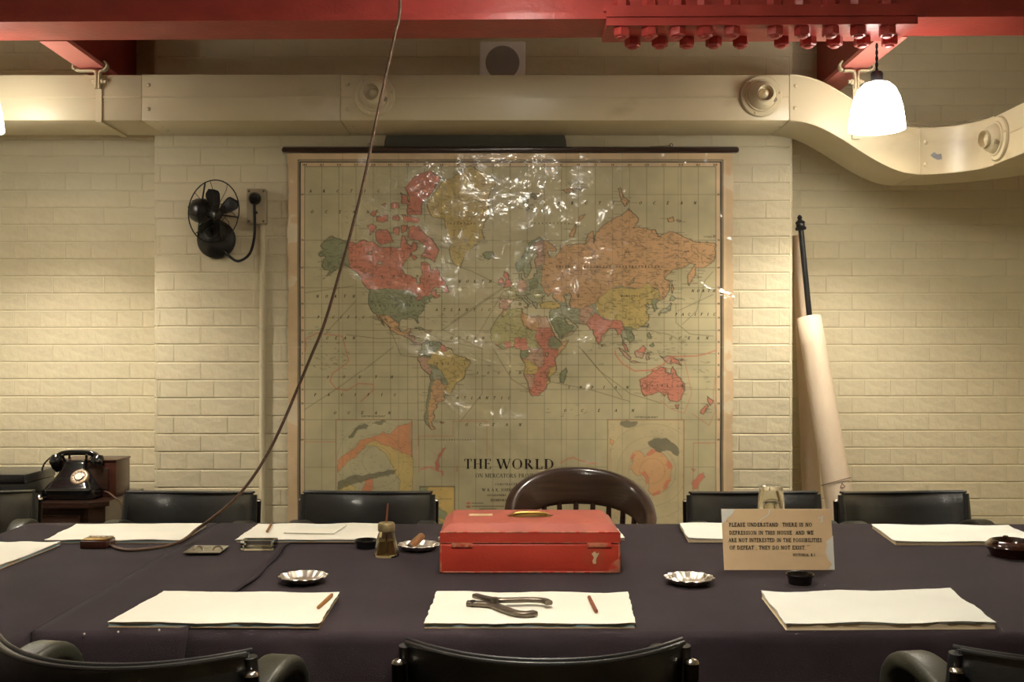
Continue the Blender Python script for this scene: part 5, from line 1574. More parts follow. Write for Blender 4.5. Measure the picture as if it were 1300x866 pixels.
for k in range(9):
    a = math.radians(40*k + 12)
    p0 = gcn + (s1*math.cos(a) + s2*math.sin(a)*1.04)*RG
    p3 = gcn + ax*.028 + (s1*math.cos(a + .45) + s2*math.sin(a + .45))*RG*.30
    p1 = gcn + ax*.018 + (s1*math.cos(a + .06) + s2*math.sin(a + .06))*RG*.82
    p2 = gcn + ax*.034 + (s1*math.cos(a + .3) + s2*math.sin(a + .3))*RG*.52
    MB().tube(bezier([p0, p1, p2, p3], 5), .0012, 5).build('guard_wire', 'fan_black', g0)
for a in (103, 222, -22):
    a = math.radians(a); p0 = gcn + (s1*math.cos(a) + s2*math.sin(a)*1.04)*RG
    MB().tube([p0, mc + ax*.02 + (s1*math.cos(a) + s2*math.sin(a))*.05], .0034, 8).build('guard_arm', 'fan_black', g0)
# socket box, plug
sx0, sx1 = at(314.5, 0, YP - .035).x, at(337.5, 0, YP - .035).x
sz0, sz1 = at(0, 284, YP - .035).z, at(0, 240.5, YP - .035).z
sk = thing('socket_box', 'painted metal socket box with black plug beside the fan', 'socket', ((sx0+sx1)/2, YP, sz0))
MB().rbox((sx0, YP - .042, sz0), (sx1, YP - .001, sz1), .003).build('box', 'switch_box', sk)
MB().rbox((sx0 - .002, YP - .046, sz0 - .002), (sx1 + .002, YP - .041, sz1 + .002), .002).build('cover', 'switch_box', sk)
for fx in (.1, .9):
    for fz in (.06, .94): MB().dome((sx0 + (sx1-sx0)*fx, YP - .046, sz0 + (sz1-sz0)*fz), (0, -1, 0), .005, .003, 8).build('screw', 'steel_tool', sk)
plc = at(324, 252.5, YP - .046); prd = 8.2*(YP-.05)/F
pg = MB().lathe([(prd*.92, 0), (prd, .006), (prd*.96, .016), (prd*.7, .026), (.0001, .03)], (plc.x, YP - .046, plc.z), (0, -1, 0), 28).build('plug', 'bakelite', sk)
MB().lathe([(.006, 0), (.006, .01), (.004, .014)], (at(325.5, 0, YP-.046).x, YP - .046, at(0, 270, YP-.046).z), (0, -1, 0), 12).build('switch_knob', 'bakelite', sk)
fl = bezier([(plc.x + .001, YP - .066, plc.z - prd*.8), (plc.x + .002, YP - .066, plc.z - .06), (at(323, 0, YP-.06).x, YP - .06, at(0, 300, YP-.06).z), (at(316, 0, YP-.06).x, YP - .05, at(0, 322, YP-.06).z), (at(302, 0, YP-.05).x, YP - .035, at(0, 331, YP-.05).z), (at(291, 0, YP-.05).x, YP - .03, at(0, 326, YP-.05).z), (at(284, 0, YP-.04).x, YP - .03, at(0, 318, YP-.04).z)], 8)
fo = MB().tube(fl, .0058, 10).build('power_flex', 'flex_black', fan)
# conduit
cx_ = at(333, 0, YP - .012).x
cd = thing('conduit', 'cream painted conduit pipe running down from the socket box', 'conduit', (cx_, YP, 0))
MB().tube([(cx_, YP - .014, 0.0), (cx_, YP - .014, sz0 + .004)], .0112, 14).build('pipe', 'wall_paint', cd)
for py in (284 + 4, 415, 463):
    z = at(0, py, YP - .014).z
    MB().lathe([(.0112, -.010), (.0135, -.009), (.0135, .009), (.0112, .010)], (cx_, YP - .014, z), None, 14).build('coupling', 'wall_paint', cd)
    if py == 415:
        MB().box((cx_ - .024, YP - .006, z - .008), (cx_ + .024, YP - .001, z + .008)).build('saddle', 'wall_paint', cd)
        for s in (-1, 1): MB().dome((cx_ + s*.019, YP - .006, z), (0, -1, 0), .005, .003, 8).build('screw', 'wall_paint', cd)

# ------------------------------------------------------------------ rolled maps in the corner
def roll(name, lab, mt, top, bot, r0, r1, grp='rolled maps leaning by the pier'):
    t = thing(name, lab, 'rolled map', bot, grp)
    top, bot = Vector(top), Vector(bot); d = (top - bot); L = d.length; d.normalize()
    s1 = d.orthogonal().normalized(); s2 = d.cross(s1)
    m = MB(); n = 110; vs = []
    nl = 12
    for j in range(nl+1):
        k = j/nl; R = r1 + (r0 - r1)*k
        for i in range(n+1):
            f = i/n; a = f*2*math.pi*2.6
            rr_ = R*(1 - .16*f)
            vs.append(bot + d*(L*k) + (s1*math.cos(a) + s2*math.sin(a))*rr_)
    m.add(vs, [(j*(n+1)+i, j*(n+1)+i+1, (j+1)*(n+1)+i+1, (j+1)*(n+1)+i) for j in range(nl) for i in range(n)], True)
    o = m.build('sheet', mt, t, fixn=False)
    sd = o.modifiers.new('t', 'SOLIDIFY'); sd.thickness = .0012
    return t, d, L, bot
rt, rd, rL, rb = roll('rolled_map', 'thick pale rolled map with a black pole leaning against the pier', 'roll_paper', at(1027, 403, 4.385), (1.468, 4.11, 0.0), .052, .068)
# string round the roll
sp = rb + rd*(.79/rd.z)
s1 = rd.orthogonal().normalized(); s2 = rd.cross(s1)
q = (sp.z)/ (rL*rd.z); Rs = .068 + (.052-.068)*q + .002
MB().tube([sp + (s1*math.cos(a) + s2*math.sin(a))*Rs + Vector((0, 0, .010*math.cos(a + 1)))*1 for a in [k*math.pi/18 for k in range(36)]], .0016, 6, closed=True).build('string', 'string', rt)
MB().tube(bezier([sp + Vector((.0, -Rs - .004, .0)), sp + Vector((.012, -Rs - .010, -.012)), sp + Vector((-.006, -Rs - .008, -.018)), sp + Vector((.004, -Rs - .004, .002))], 5), .0015, 6).build('bow', 'string', rt)
roll('rolled_map', 'slimmer tan rolled map wedged behind the thick one', 'roll_cloth', (at(1014.5, 300, 4.51).x, 4.515, at(0, 299, 4.51).z), (1.375, 4.46, 0.0), .028, .050)
# pole
pt0 = at(1016.5, 289, 4.395); pt1 = at(1028, 405, 4.375); dirp = (pt0 - pt1).normalized()
pl_ = thing('black_pole', 'black pole with turned finial sticking out of the rolled map', 'pole', pt1 - dirp*.5)
MB().tube([pt1 - dirp*.5, pt0], .0118, 14).build('shaft', 'fan_black', pl_)
MB().lathe([(.012, -.012), (.022, -.010), (.024, -.002), (.019, .004), (.018, .016), (.021, .020), (.019, .026), (.012, .030), (.008, .036), (.011, .044), (.007, .052), (.0001, .056)], pt0, dirp, 24).build('finial', 'fan_black', pl_)

# ------------------------------------------------------------------ paper pads on the table
def pad(label, quad, top, body, t=0.011, seed=0, z=ZT, rag=.0013, curl=0.002, overh=.001):
    """quad: pixel corners near-left, near-right, far-right, far-left on the cloth"""
    r = random.Random(seed)
    q = [on(*p, z=z + t) for p in quad]
    for p in q: p.z = z
    base = sum(q, Vector()) / 4
    th = thing('blotting_pad', label, 'paper pad', base, 'paper pads on the table')
    def bil(u, v): return (q[0]*(1-u)+q[1]*u)*(1-v) + (q[3]*(1-u)+q[2]*u)*v
    ph = [r.uniform(0, 6.3) for _ in range(8)]
    U, V = 40, 24
    noise = {}
    def jag(k, i, n):
        s = .6*math.sin(i*.55 + ph[k]) + .5*math.sin(i*1.37 + ph[k+4]) + r.uniform(-.5, .5)
        return s
    jn = [jag(0, i, U) for i in range(U+1)]; jf = [jag(1, i, U) for i in range(U+1)]
    jl = [jag(2, j, V) for j in range(V+1)]; jr = [jag(3, j, V) for j in range(V+1)]
    ex = (q[1]-q[0]).normalized(); ey = (q[3]-q[0]).normalized()
    def sheet(zz, sc, over, name, mt, thick, cur):
        m = MB(); top_, bot_ = [], []
        for j in range(V+1):
            for i in range(U+1):
                p = bil(i/U, j/V)
                if j == 0: p = p + ey*(-over + jn[i]*rag*sc)
                if j == V: p = p + ey*(over + jf[i]*rag*sc)
                if i == 0: p = p + ex*(-over + jl[j]*rag*sc)
                if i == U: p = p + ex*(over + jr[j]*rag*sc)
                e = max(0, 1 - min(i, U-i)/5, ) ** 2 * (.5 + .5*math.sin(j*.4 + ph[5])) + max(0, 1 - min(j, V-j)/5) ** 2 * (.5 + .5*math.sin(i*.33 + ph[6]))
                h = zz + cur*e + .0006*math.sin(i*.3 + j*.4 + ph[7])*(1 if cur else 0)
                top_.append((p.x, p.y, h + thick)); bot_.append((p.x, p.y, h))
        n = U+1
        fs = [(j*n+i, j*n+i+1, (j+1)*n+i+1, (j+1)*n+i) for j in range(V) for i in range(U)]
        m.add(top_, fs, True); m.add(bot_, [tuple(reversed(f)) for f in fs], True)
        ring = [i for i in range(n)] + [j*n+U for j in range(1, V+1)] + [V*n+i for i in range(U-1, -1, -1)] + [j*n for j in range(V-1, 0, -1)]
        vs = [bot_[k] for k in ring] + [top_[k] for k in ring]; L = len(ring)
        m.add(vs, [(k, (k+1) % L, L+(k+1) % L, L+k) for k in range(L)])
        return m.build(name, mt, th, fixn=False)
    sheet(z + .0006, .35, 0, 'backing', 'torn_brown' if body == 'blotter_blue' else body, .0018, 0)
    sheet(z + .0024, .25, -.001, 'leaves', body, t - .0058, 0)
    sheet(z + t - .0028, 1.0, overh*.4, 'under_sheet', 'torn_brown' if body == 'blotter_blue' else top, .0008, curl*.4)
    sheet(z + t - .0015, 1.0, overh, 'top_sheet', top, .0008, curl)
    return th, bil, z + t
PADS = {}
PADS['a'] = pad('white pad with blue edge under the hanging cable at the table far side', [(57, 685.5), (228, 685.5), (262, 664.6), (98, 665.4)], 'paper', 'blotter_blue', seed=1, z=ZL)
PADS['b'] = pad('white pad carrying an envelope behind the small crystal dish', [(300, 685), (476, 685), (489, 664.6), (329, 665.4)], 'paper', 'blotter_blue', t=.009, seed=2, z=ZL, overh=.003)
PADS['c'] = pad('white pad with blue edge across the end of the table wing', [(-110, 722), (-8, 721), (77, 688), (-20, 688)], 'paper', 'blotter_blue', seed=3, z=ZL)
PADS['d'] = pad('white pad with blue edge and a pencil beside the cloth seam', [(137, 790), (405, 791.5), (430, 752.5), (208, 751)], 'paper', 'blotter_blue', seed=4, z=ZL)
PADS['e'] = pad('torn white pad with pliers lying on it before the red box', [(539, 791.5), (806, 791.5), (797, 752.5), (555, 751.5)], 'paper', 'blotter_blue', seed=5, rag=.0016)
PADS['f'] = pad('thick white pad with buff page edges before the lettered card', [(998, 791.5), (1264, 790), (1206, 748.5), (967, 752)], 'paper_cool', 'blotter_buff', t=.015, seed=6, rag=.0013, curl=.003)
PADS['g'] = pad('white pad with buff page edges next to the brown ashtray', [(1137, 687.5), (1322, 687.5), (1280, 667), (1107, 666)], 'paper_cool', 'blotter_buff', t=.012, seed=7)
PADS['h'] = pad('white pad with buff page edges half hidden behind the lettered card', [(874, 684), (1046, 684), (1030, 664), (863, 664)], 'paper_cool', 'blotter_buff', t=.012, seed=8)
PADS['i'] = pad('white pad almost wholly hidden behind the red box', [(556, 683), (793, 683), (779, 665.5), (575, 665.5)], 'paper', 'blotter_blue', t=.008, seed=9)
zb = PADS['b'][2]
eq = [on(*p, z=zb) for p in ((360, 677.5), (424, 678.5), (440.5, 667), (376, 667))]
ev = thing('envelope', 'cream envelope lying on the pad behind the crystal dish', 'envelope', sum(eq, Vector())/4)
m = MB(); m.add([p + Vector((0, 0, .0012)) for p in eq] + [p + Vector((0, 0, .0028)) for p in eq], [(3, 2, 1, 0), (4, 5, 6, 7), (0, 1, 5, 4), (1, 2, 6, 5), (2, 3, 7, 6), (3, 0, 4, 7)]); m.build('body', 'paper', ev)
fm = MB(); up_ = Vector((0, 0, .0033)); fm.add([eq[3]+up_, eq[2]+up_, (eq[0]+eq[1]+eq[2]+eq[3])/4 + up_], [(0, 1, 2)]); fm.build('flap', 'paper_cool', ev)

def pencil(label, a, b, z, mt='pencil'):
    """pixel ends (blunt end, point)"""
    p = on(*a, z=z); q = on(*b, z=z); d = (q - p); L = d.length; d.normalize()
    r = .0042; o = p + Vector((0, 0, r))
    t = thing('pencil', label, 'pencil', p, 'pencils')
    MB().lathe([(r*.9, 0), (r, .001), (r, L - .016)], o, d, 6, smooth=False).build('shaft', mt, t)
    MB().lathe([(r, L - .016), (.0012, L - .003)], o, d, 12).build('sharpened_wood', 'torn_brown', t)
    MB().lathe([(.0012, L - .003), (.0002, L)], o, d, 8).build('lead', 'cap_dark', t)
pencil('light brown pencil along the end of the pad beside the seam', (404, 774), (423, 756), PADS['d'][2])
pencil('short red brown pencil on the pad with the pliers', (757, 778.5), (747, 758.5), PADS['e'][2], 'pencil_red')
pencil('light brown pencil on the pad with the envelope', (339, 676.5), (345, 666), PADS['b'][2])

# pliers
ze = PADS['e'][2]
pq = lambda px, py: on(px, py, z=ze)
pk = thing('pliers', 'grey steel punch pliers lying crossed on the torn pad', 'pliers', pq(645, 775))
def bar(pts, w, h, lift, name):
    P = [pq(*p) + Vector((0, 0, h/2 + lift)) for p in pts]
    s_ = [(a, b_) for a, b_ in rsec(w, h, min(w, h)*.35, 3)]
    return MB().sweep(bezier(P, 6), s_, (0, 0, 1)).build(name, 'steel_tool', pk)
bar([(593, 769), (612, 770), (626, 771.5), (640, 777), (655, 782), (669, 783), (679, 781.5)], .021, .010, .0005, 'lever')
bar([(603, 763.5), (616, 767), (632, 769.5), (650, 769.5), (672, 769), (690, 770), (697, 773)], .017, .010, .0075, 'lever')
MB().lathe([(.009, 0), (.010, .010), (.007, .021), (.0001, .022)], pq(628, 771), None, 16).build('pivot', 'steel_tool', pk)
MB().lathe([(.006, .0), (.006, .013), (.0042, .0135), (.004, .011), (.0001, .011)], pq(600.5, 770), None, 14).build('punch', 'cap_dark', pk)

# ------------------------------------------------------------------ red dispatch box
BD = F*(CZ - ZT)/(728.0 - CY)
bx0, bx1 = (558.5 - CX)*BD/F, (787.5 - CX)*BD/F
BY0, BY1 = BD, BD + .27
zl = ZT + .076; zs_ = ZT + .105; ztp = ZT + .126
rb_ = thing('dispatch_box', 'worn red leather dispatch box with brass handle in the lid', 'box', ((bx0+bx1)/2, (BY0+BY1)/2, ZT))
MB().rbox((bx0, BY0, ZT), (bx1, BY1, zl - .0012), .005, seg=3).build('body', 'red_leather', rb_)
lid = MB()
ins = .026
def ring_(i, z, n=1): return [(bx0 + i, BY0 + i, z), (bx1 - i, BY0 + i, z), (bx1 - i, BY1 - i, z), (bx0 + i, BY1 - i, z)]
lv = [ring_(.002, zl + .0006), ring_(0, zl + .003), ring_(0, zs_ - .003), ring_(.002, zs_), ring_(.010, zs_ + .006), ring_(.020, zs_ + .015), ring_(.028, ztp - .001), ring_(.036, ztp)]
vs = [p for rg in lv for p in rg]
fs = [(i*4+k, i*4+(k+1) % 4, (i+1)*4+(k+1) % 4, (i+1)*4+k) for i in range(len(lv)-1) for k in range(4)] + [(3, 2, 1, 0)]
k = (len(lv)-1)*4
lid.add(vs, fs + [(k, k+1, k+2, k+3)], True)
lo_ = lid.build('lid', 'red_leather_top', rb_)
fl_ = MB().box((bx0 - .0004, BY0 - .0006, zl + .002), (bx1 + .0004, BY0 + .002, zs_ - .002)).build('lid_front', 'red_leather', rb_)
# worn edges and hinge tabs
MB().tube([(bx0 + .004, BY0 + .001, zs_ - .001), (bx1 - .004, BY0 + .001, zs_ - .001)], .0026, 8).build('worn_edge', 'worn_edge', rb_)
MB().tube([(bx0 + .003, BY0 + .001, zl + .002), (bx1 - .003, BY0 + .001, zl + .002)], .0018, 8).build('worn_edge', 'worn_edge', rb_)
for x in (bx0 + .0025, bx1 - .0025):
    MB().tube([(x, BY0 + .0025, ZT + .004), (x, BY0 + .0025, zl - .004)], .0032, 8).build('worn_edge', 'worn_edge', rb_)
    MB().tube([(x, BY0 + .0025, zl + .004), (x, BY0 + .0025, zs_ - .003)], .0030, 8).build('worn_edge', 'worn_edge', rb_)
MB().tube([(bx0 + .006, BY0 + .002, ZT + .003), (bx1 - .006, BY0 + .002, ZT + .003)], .0028, 8).build('worn_edge', 'worn_edge', rb_)
for a, b_ in ((573, 600), (745, 776)):
    x0, x1 = (a - CX)*BD/F, (b_ - CX)*BD/F
    MB().rbox((x0, BY0 - .0035, zl - .010), (x1, BY0 + .001, zl + .001), .0016).build('hinge_tab', 'worn_edge', rb_)
# scuffs where the leather has worn through
for pts in ([(751, 703), (755, 700), (757, 702.5), (761, 702), (759, 706), (757.5, 708), (756.5, 712), (757, 715.5), (753, 716), (752, 712), (754, 708)], [(775, 716), (786, 709), (787, 727), (770, 727)]):
    m = MB(); m.add([((p[0]-CX)*BD/F, BY0 - .0006, CZ + (CY - p[1])*BD/F) for p in pts], [tuple(range(len(pts)))]); m.build('scuff', 'worn_edge' if pts[0][0] > 770 else 'label_paper', rb_)
hc_ = Vector(((673 - CX)*(BD + .12)/F, BD + .125, ztp))
hm = MB(); hm.lathe([(.060, .0002), (.060, .0022), (.056, .003), (.046, .0024), (.044, .0012), (.0001, .0010)], hc_, None, 36)
ho_ = hm.build('handle_plate', 'brass', rb_)
for v in ho_.data.vertices: v.co.y = (v.co.y - (hc_.y - rb_.location.y))*.42 + (hc_.y - rb_.location.y)
MB().tube(bezier([hc_ + Vector((-.046, 0, .003)), hc_ + Vector((-.03, 0, .008)), hc_ + Vector((.03, 0, .008)), hc_ + Vector((.046, 0, .003))], 6), .0045, 10).build('handle', 'brass', rb_)
lx = (612 - CX)*(BD + .15)/F
lb = MB().box((lx - .035, BD + .125, ztp + .0002), (lx + .028, BD + .158, ztp + .001)).build('paper_label', 'label_paper', rb_)

# ------------------------------------------------------------------ lettered card
cq = [at(919.4, 723.5, 0), None]
dcard = F*(CZ - ZT)/(723.8 - CY)
lean = .028
c0 = Vector(((919.6 - CX)*dcard/F, dcard, ZT)); c1 = Vector(((1059.8 - CX)*dcard/F, dcard, ZT))
hh = 75.6*(dcard + .01)/F
upc = Vector((-.002, lean, hh - .001)); 
cd_ = thing('quotation_card', 'torn tan card with hand lettered quotation propped against the carafe', 'card', (c0 + c1)/2)
thk = Vector((0, .0026, .0))
m = MB(); k4 = [c0, c1, c1 + upc, c0 + upc]
m.add([p for p in k4] + [p + thk for p in k4], [(0, 1, 2, 3), (7, 6, 5, 4), (0, 4, 5, 1), (1, 5, 6, 2), (2, 6, 7, 3), (3, 7, 4, 0)]); m.build('board', 'card', cd_)
W_ = (c1 - c0)
nrm = W_.cross(upc).normalized()
if nrm.y > 0: nrm = -nrm
def cpt(u, v, e=.0006): return c0 + W_*u + upc*v + nrm*e
def cpx(px, py):      # pixel -> (u, v) on the card
    v = (723.8 - py)/75.4; x0 = 919.5 - 2.4*v; x1 = 1059.8 - 4.8*v
    return ((px - x0)/(x1 - x0), v)
def cpatch(pts, name, mt, e=.0006):
    m = MB(); m.add([cpt(*cpx(*p), e) for p in pts], [tuple(range(len(pts)))]); m.build(name, mt, cd_, fixn=False)
cpatch([(917.4, 648.4), (917.6, 668), (919.5, 665), (922.5, 663), (924, 660), (928, 657.5), (932, 653), (934, 648.4)], 'torn_corner', 'card_white')
cpatch([(1057.8, 681.5), (1053, 686), (1049.5, 688), (1048.5, 690), (1050.2, 692), (1049, 697), (1048.6, 703), (1051, 710), (1056.5, 717), (1054, 720), (1052, 723.4), (1059.6, 723.4)], 'torn_edge', 'card_white')
cpatch([(977, 649), (979, 649), (977.5, 655), (973, 658.5), (968, 661), (963.5, 666), (963, 665.5), (967.4, 660.2), (972, 657.6), (976.2, 654.4)], 'tear', 'card_white')
cpatch([(1043, 659), (1045.5, 664), (1044.5, 664.5), (1042, 660)], 'scratch', 'card_white'); cpatch([(1039, 659), (1046, 657), (1043, 666), (1041.8, 665.6), (1044, 658.6), (1039.4, 660)], 'scratch', 'card_white')
def ctext(s, x0, x1, ybase, h):
    Q, tot = text_quads(s, 1.0, .20, .13, .10)
    m = MB()
    for q in Q: m.add([cpt(*cpx(x0 + (x1-x0)*a/tot, ybase - h*b_), .0010) for a, b_ in q], [(0, 1, 2, 3)])
    m.build('lettering', 'ink', cd_, fixn=False)
ctext('"', 922.8, 926, 668.2, 4.4)
ctext('PLEASE UNDERSTAND  THERE IS NO', 926.4, 1031.3, 670.2, 4.7)
ctext('DEPRESSION IN THIS HOUSE  AND WE', 926.6, 1033, 680.2, 4.7)
ctext('ARE NOT INTERESTED IN THE POSSIBILITIES', 925.6, 1043.6, 689.4, 4.7)
ctext('OF DEFEAT , THEY DO NOT EXIST.', 926.4, 1023, 698.6, 4.7)
ctext('"', 1024.5, 1029, 698.4, 4.6)
ctext('VICTORIA. R.I.', 1006.6, 1035.6, 706.8, 3.2)

# carafe and tumbler behind the card
DG = 2.80
gc_ = Vector(((979 - CX)*DG/F, DG, ZT))
cf = thing('carafe', 'clear glass water carafe standing behind the lettered card', 'carafe', gc_)
ztg = CZ + (CY - 617)*DG/F - ZT           # top of the upturned tumbler above the cloth
outp = [(.036, 0), (.046, .004), (.052, .020), (.050, .052), (.040, .080), (.026, .098), (.021, .110), (.0205, .148), (.023, .152)]
inp = [(r - .003, max(h, .006)) for r, h in reversed(outp)]
MB().lathe(outp + inp + [(.0001, .006)], gc_, None, 36).build('vessel', 'glass', cf)
tg = thing('tumbler', 'clear glass tumbler upturned over the neck of the carafe', 'glass', gc_ + Vector((0, 0, ztg - .096)))
zz = gc_.z + ztg
to = [(.0385, -.090), (.0395, -.088), (.0312, -.002), (.029, 0), (.0001, 0)]
ti = [(.0001, -.012), (.027, -.012), (.0365, -.088), (.0372, -.090), (.0385, -.090)]
m = MB().lathe([(.0385, -.090), (.0392, -.088), (.0355, -.045), (.0312, -.003), (.029, 0), (.022, -.0012), (.0001, -.0018)], Vector((gc_.x, gc_.y, zz)), None, 40, caps=False)
m.lathe([(.0001, -.011), (.026, -.011), (.0285, -.016), (.0335, -.045), (.0370, -.088), (.0385, -.090)], Vector((gc_.x, gc_.y, zz)), None, 40, caps=False)
m.build('vessel', 'glass', tg)

# ------------------------------------------------------------------ small things on the cloth
def scallop(label, px, py, wpx, tilt_=0, petals=12, mt='silver', z=ZT):
    p = on(px, py, z=z + .004); R = wpx/2*p.y/F; p.z = z
    t = thing('silver_dish', label, 'ashtray', p, 'scalloped silver dishes')
    wob = lambda a, r, h: 1 + (.11*abs(math.sin(petals/2*a)) - .06)*(r/R)**1.5
    pr = [(R*.55, 0), (R*.62, .001), (R*.80, .007), (R*.97, .0165), (R, .018), (R*.985, .0192), (R*.93, .0172), (R*.78, .009), (R*.60, .0042), (R*.25, .0036), (.0001, .0036)]
    MB().lathe(pr, p, None, 96, wob=wob).build('dish', mt, t)
    for k in range(3):
        a = k*2.094 + .4
        MB().sweep(bezier([p + Vector((math.cos(a), math.sin(a), 0))*R*.94 + Vector((0, 0, .0175)), p + Vector((math.cos(a), math.sin(a), 0))*R*.85 + Vector((0, 0, .0185)), p + Vector((math.cos(a), math.sin(a), 0))*R*.72 + Vector((0, 0, .011))], 4), rsec(.010, .0025, .001, 2), (0, 0, 1)).build('rest', mt, t)
    return p, R
scallop('scalloped silver dish on the cloth behind the pad with the long pencil', 385, 738, 60, z=ZT)
scallop('scalloped silver dish between the red box and the lettered card', 875, 740, 62)
pd, Rd = scallop('scalloped silver dish holding a half smoked cigar', 532, 697, 52)
cg = Vector((pd.x - .025, pd.y - .02, pd.z + .012)); ce = at(537.5, 679, pd.y + .01)
ct = thing('cigar', 'half smoked cigar resting in the silver dish by the jar', 'cigar', cg)
dd = (ce - cg); L_ = dd.length; dd.normalize()
MB().lathe([(.0105, .004), (.0112, .012), (.0115, L_*.6), (.0105, L_*.9), (.0075, L_*.98), (.0001, L_)], cg, dd, 18).build('leaf_roll', 'cigar', ct)
MB().lathe([(.0085, -.001), (.0103, .001), (.0105, .005)], cg, dd, 16).build('ash', 'cap_dark', ct)

def pot(label, px, py, wpx, hpx, z=ZT):
    p = on(px, py, z=z); R = wpx/2*p.y/F; H = hpx*p.y/F
    t = thing('black_pot', label, 'pot', p, 'small black pots')
    MB().lathe([(R*.78, 0), (R*.82, .002), (R*.90, H*.72), (R*.93, H*.78), (R, H*.82), (R*1.01, H*.95), (R*.98, H), (R*.90, H*.97), (R*.86, H*.8), (R*.74, .006), (.0001, .006)], p, None, 36).build('pot', 'bakelite', t)
    MB().lathe([(R*.80, H*.42), (.0001, H*.42)], p, None, 30).build('contents', 'cap_dark', t)
pot('small black pot standing in front of the lettered card', 1015.5, 741.5, 35, 13.5)
pot('small black pot beside the brass lidded jar', 465, 696, 30, 11)

# brass lidded jar with a straw
jp = on(490.5, 706, z=ZT); js = jp.y/F
jr = thing('glass_jar', 'ribbed glass paste jar with brass lid and a thin brush', 'jar', jp)
oct_ = lambda a, r, h: 1 + .03*math.cos(8*a)
JH = 30*js
m = MB(); m.lathe([(15.2*js, 0), (15.8*js, 2.5*js), (14.2*js, 10*js), (11.5*js, 24*js), (9.6*js, 30*js), (9.4*js, 34*js), (8.8*js, 34*js), (9.0*js, 30*js), (10.6*js, 24*js), (13.2*js, 10*js), (14.4*js, 3*js), (.0001, 2.5*js)], jp, None, 48, wob=oct_)
m.build('vessel', 'jar_glass', jr)
MB().lathe([(14.0*js, 3.0*js), (12.9*js, 10*js), (11.2*js, 18*js), (10.6*js, 20*js), (.0001, 20*js)], jp, None, 32).build('paste', 'ink_brown', jr)
MB().lathe([(10.6*js, 32*js), (10.9*js, 33*js), (10.9*js, 40*js), (9.6*js, 42.5*js), (2*js, 43*js), (.0001, 43*js)], jp, None, 36).build('lid', 'lid_metal', jr)
MB().tube([jp + Vector((0, 0, 20*js)), Vector((jp.x - .0005, jp.y + .004, jp.z + 43*js)), Vector((jp.x + .0035, jp.y + .008, jp.z + 66*js))], .0026, 8).build('brush', 'pencil_red', jr)

# crystal dish
kp = on(326.5, 699.5, z=ZL); ks = kp.y/F
kr = thing('crystal_dish', 'small rectangular cut crystal dish before the pad with the envelope', 'dish', kp)
w2, dep, hk = 21*ks, .052, 12.5*ks
m = MB()
def rr4(hx_, hy_, z): return [(kp.x - hx_, kp.y + .026 - hy_, z), (kp.x + hx_, kp.y + .026 - hy_, z), (kp.x + hx_, kp.y + .026 + hy_, z), (kp.x - hx_, kp.y + .026 + hy_, z)]
lv = [rr4(w2*.9, dep/2*.9, ZL + .0004), rr4(w2, dep/2, ZL + .004), rr4(w2, dep/2, ZL + hk), rr4(w2 - .008, dep/2 - .008, ZL + hk), rr4(w2 - .011, dep/2 - .011, ZL + .009)]
vs = [p for r_ in lv for p in r_]
m.add(vs, [(i*4+k, i*4+(k+1) % 4, (i+1)*4+(k+1) % 4, (i+1)*4+k) for i in range(4) for k in range(4)] + [(3, 2, 1, 0), (16, 17, 18, 19)])
m.build('dish', 'glass', kr)
for k in range(9):
    x = kp.x - w2*.84 + 2*w2*.84*k/8
    MB().box((x - .0016, kp.y + .026 - dep/2 - .0012, ZL + .004), (x + .0016, kp.y + .026 - dep/2 + .001, ZL + hk*.55)).build('cut_rib', 'glass', kr)

# flat tin ashtray
tq = [on(*p, z=ZL) for p in ((232, 706), (279, 706), (291, 697), (247, 696.5))]
tc_ = sum(tq, Vector())/4
tt = thing('tin_tray', 'flat square tin ashtray with two rests on the cloth', 'ashtray', tc_)
def lerp4(k, z): return [Vector((*((p - tc_)*k + tc_).xy, z)) for p in tq]
lv = [lerp4(.82, ZL + .0004), lerp4(1.0, ZL + .008), lerp4(1.0, ZL + .0095), lerp4(.8, ZL + .003)]
vs = [p for r_ in lv for p in r_]
m = MB(); m.add(vs, [(i*4+k, i*4+(k+1) % 4, (i+1)*4+(k+1) % 4, (i+1)*4+k) for i in range(3) for k in range(4)] + [(3, 2, 1, 0), (12, 13, 14, 15)])
m.build('tray', 'tin', tt)
for s in (-.45, .45):
    c = tc_ + (tq[1] - tq[0])*s*.6 + (tq[3]-tq[0])*.12
    MB().tube(bezier([(c.x - .014, c.y, ZL + .004), (c.x - .006, c.y, ZL + .013), (c.x + .006, c.y, ZL + .013), (c.x + .014, c.y, ZL + .004)], 4), .0028, 8).build('rest', 'chrome', tt)

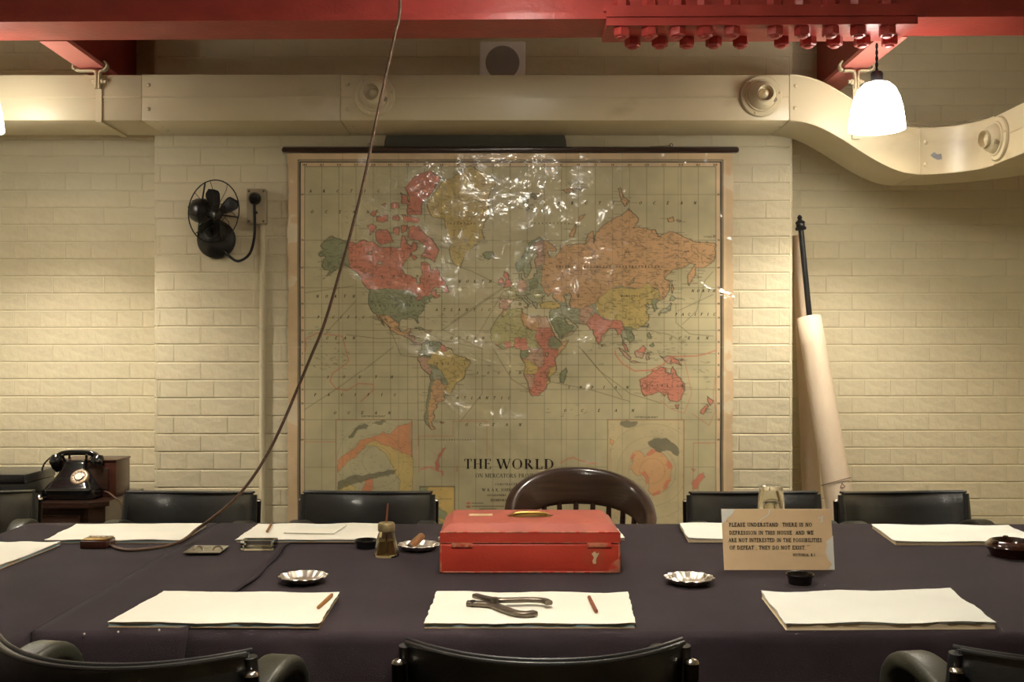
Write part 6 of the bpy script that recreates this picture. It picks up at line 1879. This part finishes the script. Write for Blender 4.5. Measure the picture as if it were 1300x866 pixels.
# brown bakelite ashtray at the right
ba = on(1285, 706.5, z=ZT); bs = ba.y/F
br = thing('bakelite_ashtray', 'large round dark brown bakelite ashtray beside the buff edged pad', 'ashtray', ba)
MB().lathe([(24*bs, 0), (25*bs, .001), (28*bs, 7*bs), (32*bs, 13*bs), (31*bs, 16*bs), (26*bs, 20.5*bs), (24*bs, 21*bs), (23*bs, 20*bs), (20*bs, 8*bs), (.0001, 6*bs)], ba, None, 48).build('bowl', 'brown_bakelite', br)
for k in range(3):
    a = math.radians(200 + 120*k)
    c = ba + Vector((math.cos(a), math.sin(a), 0))*27*bs + Vector((0, 0, 19.5*bs))
    MB().lathe([(.007, -.008), (.009, 0), (.006, .005), (.0001, .006)], c, None, 14).build('rest', 'brown_bakelite', br)

# ------------------------------------------------------------------ bell push and hanging cable
b0 = on(101, 697, z=ZL); b1 = on(135, 697, z=ZL)
bp_ = thing('bell_push', 'wooden bell push box with metal top on the cloth', 'bell push', (b0 + b1)/2)
dpt = .07
MB().rbox((b0.x, b0.y, ZL), (b1.x, b0.y + dpt, ZL + .022), .003).build('block', 'wood_red', bp_)
MB().rbox((b0.x + .003, b0.y + .004, ZL + .022), (b1.x - .003, b0.y + dpt - .004, ZL + .0262), .0015).build('plate', 'brass', bp_)
for k in range(4): MB().lathe([(.006, 0), (.006, .004), (.003, .006), (.0001, .006)], (b0.x + .016 + .016*k, b0.y + .045, ZL + .026), None, 12).build('button', 'card_white', bp_)
cz_ = ZL + .0045
cabpts = [Vector((at(507.5, 0, 3.18).x, 3.18, CEIL - .001)), at(508, 0, 3.18), at(501, 45, 3.17), at(489, 100, 3.16), at(476, 160, 3.15), at(464, 220, 3.14), at(450, 278, 3.13), at(433, 340, 3.12), at(412, 410, 3.11), at(395, 452, 3.10), at(377, 495, 3.10), at(360, 535, 3.09), at(342, 572, 3.08), at(321, 606, 3.07), at(296, 636, 3.06), at(268, 659, 3.06), at(249, 672.5, 3.06),
          on(234, 685, cz_ + .012), on(214, 692.5, cz_), on(190, 696.5, cz_), on(165, 698.5, cz_), on(150, 696.5, cz_), on(140, 692, cz_), on(133, 690.5, ZL + .008)]
cabpts[-1] = Vector((b1.x + .002, b0.y + .02, ZL + .010))
for p in cabpts[14:17]:
    pass
cb = MB().tube(bezier(cabpts, 7), .0046, 8).build('hanging_cable', 'cable', base=on(200, 694, ZL))
tag(cb, 'long brown cable hanging from the ceiling in front of the map', 'cable')
# wear mark on the far wall plaster is part of the paint; nothing else stands here
for o in list(bpy.data.objects):
    if '_base' in o: del o['_base']
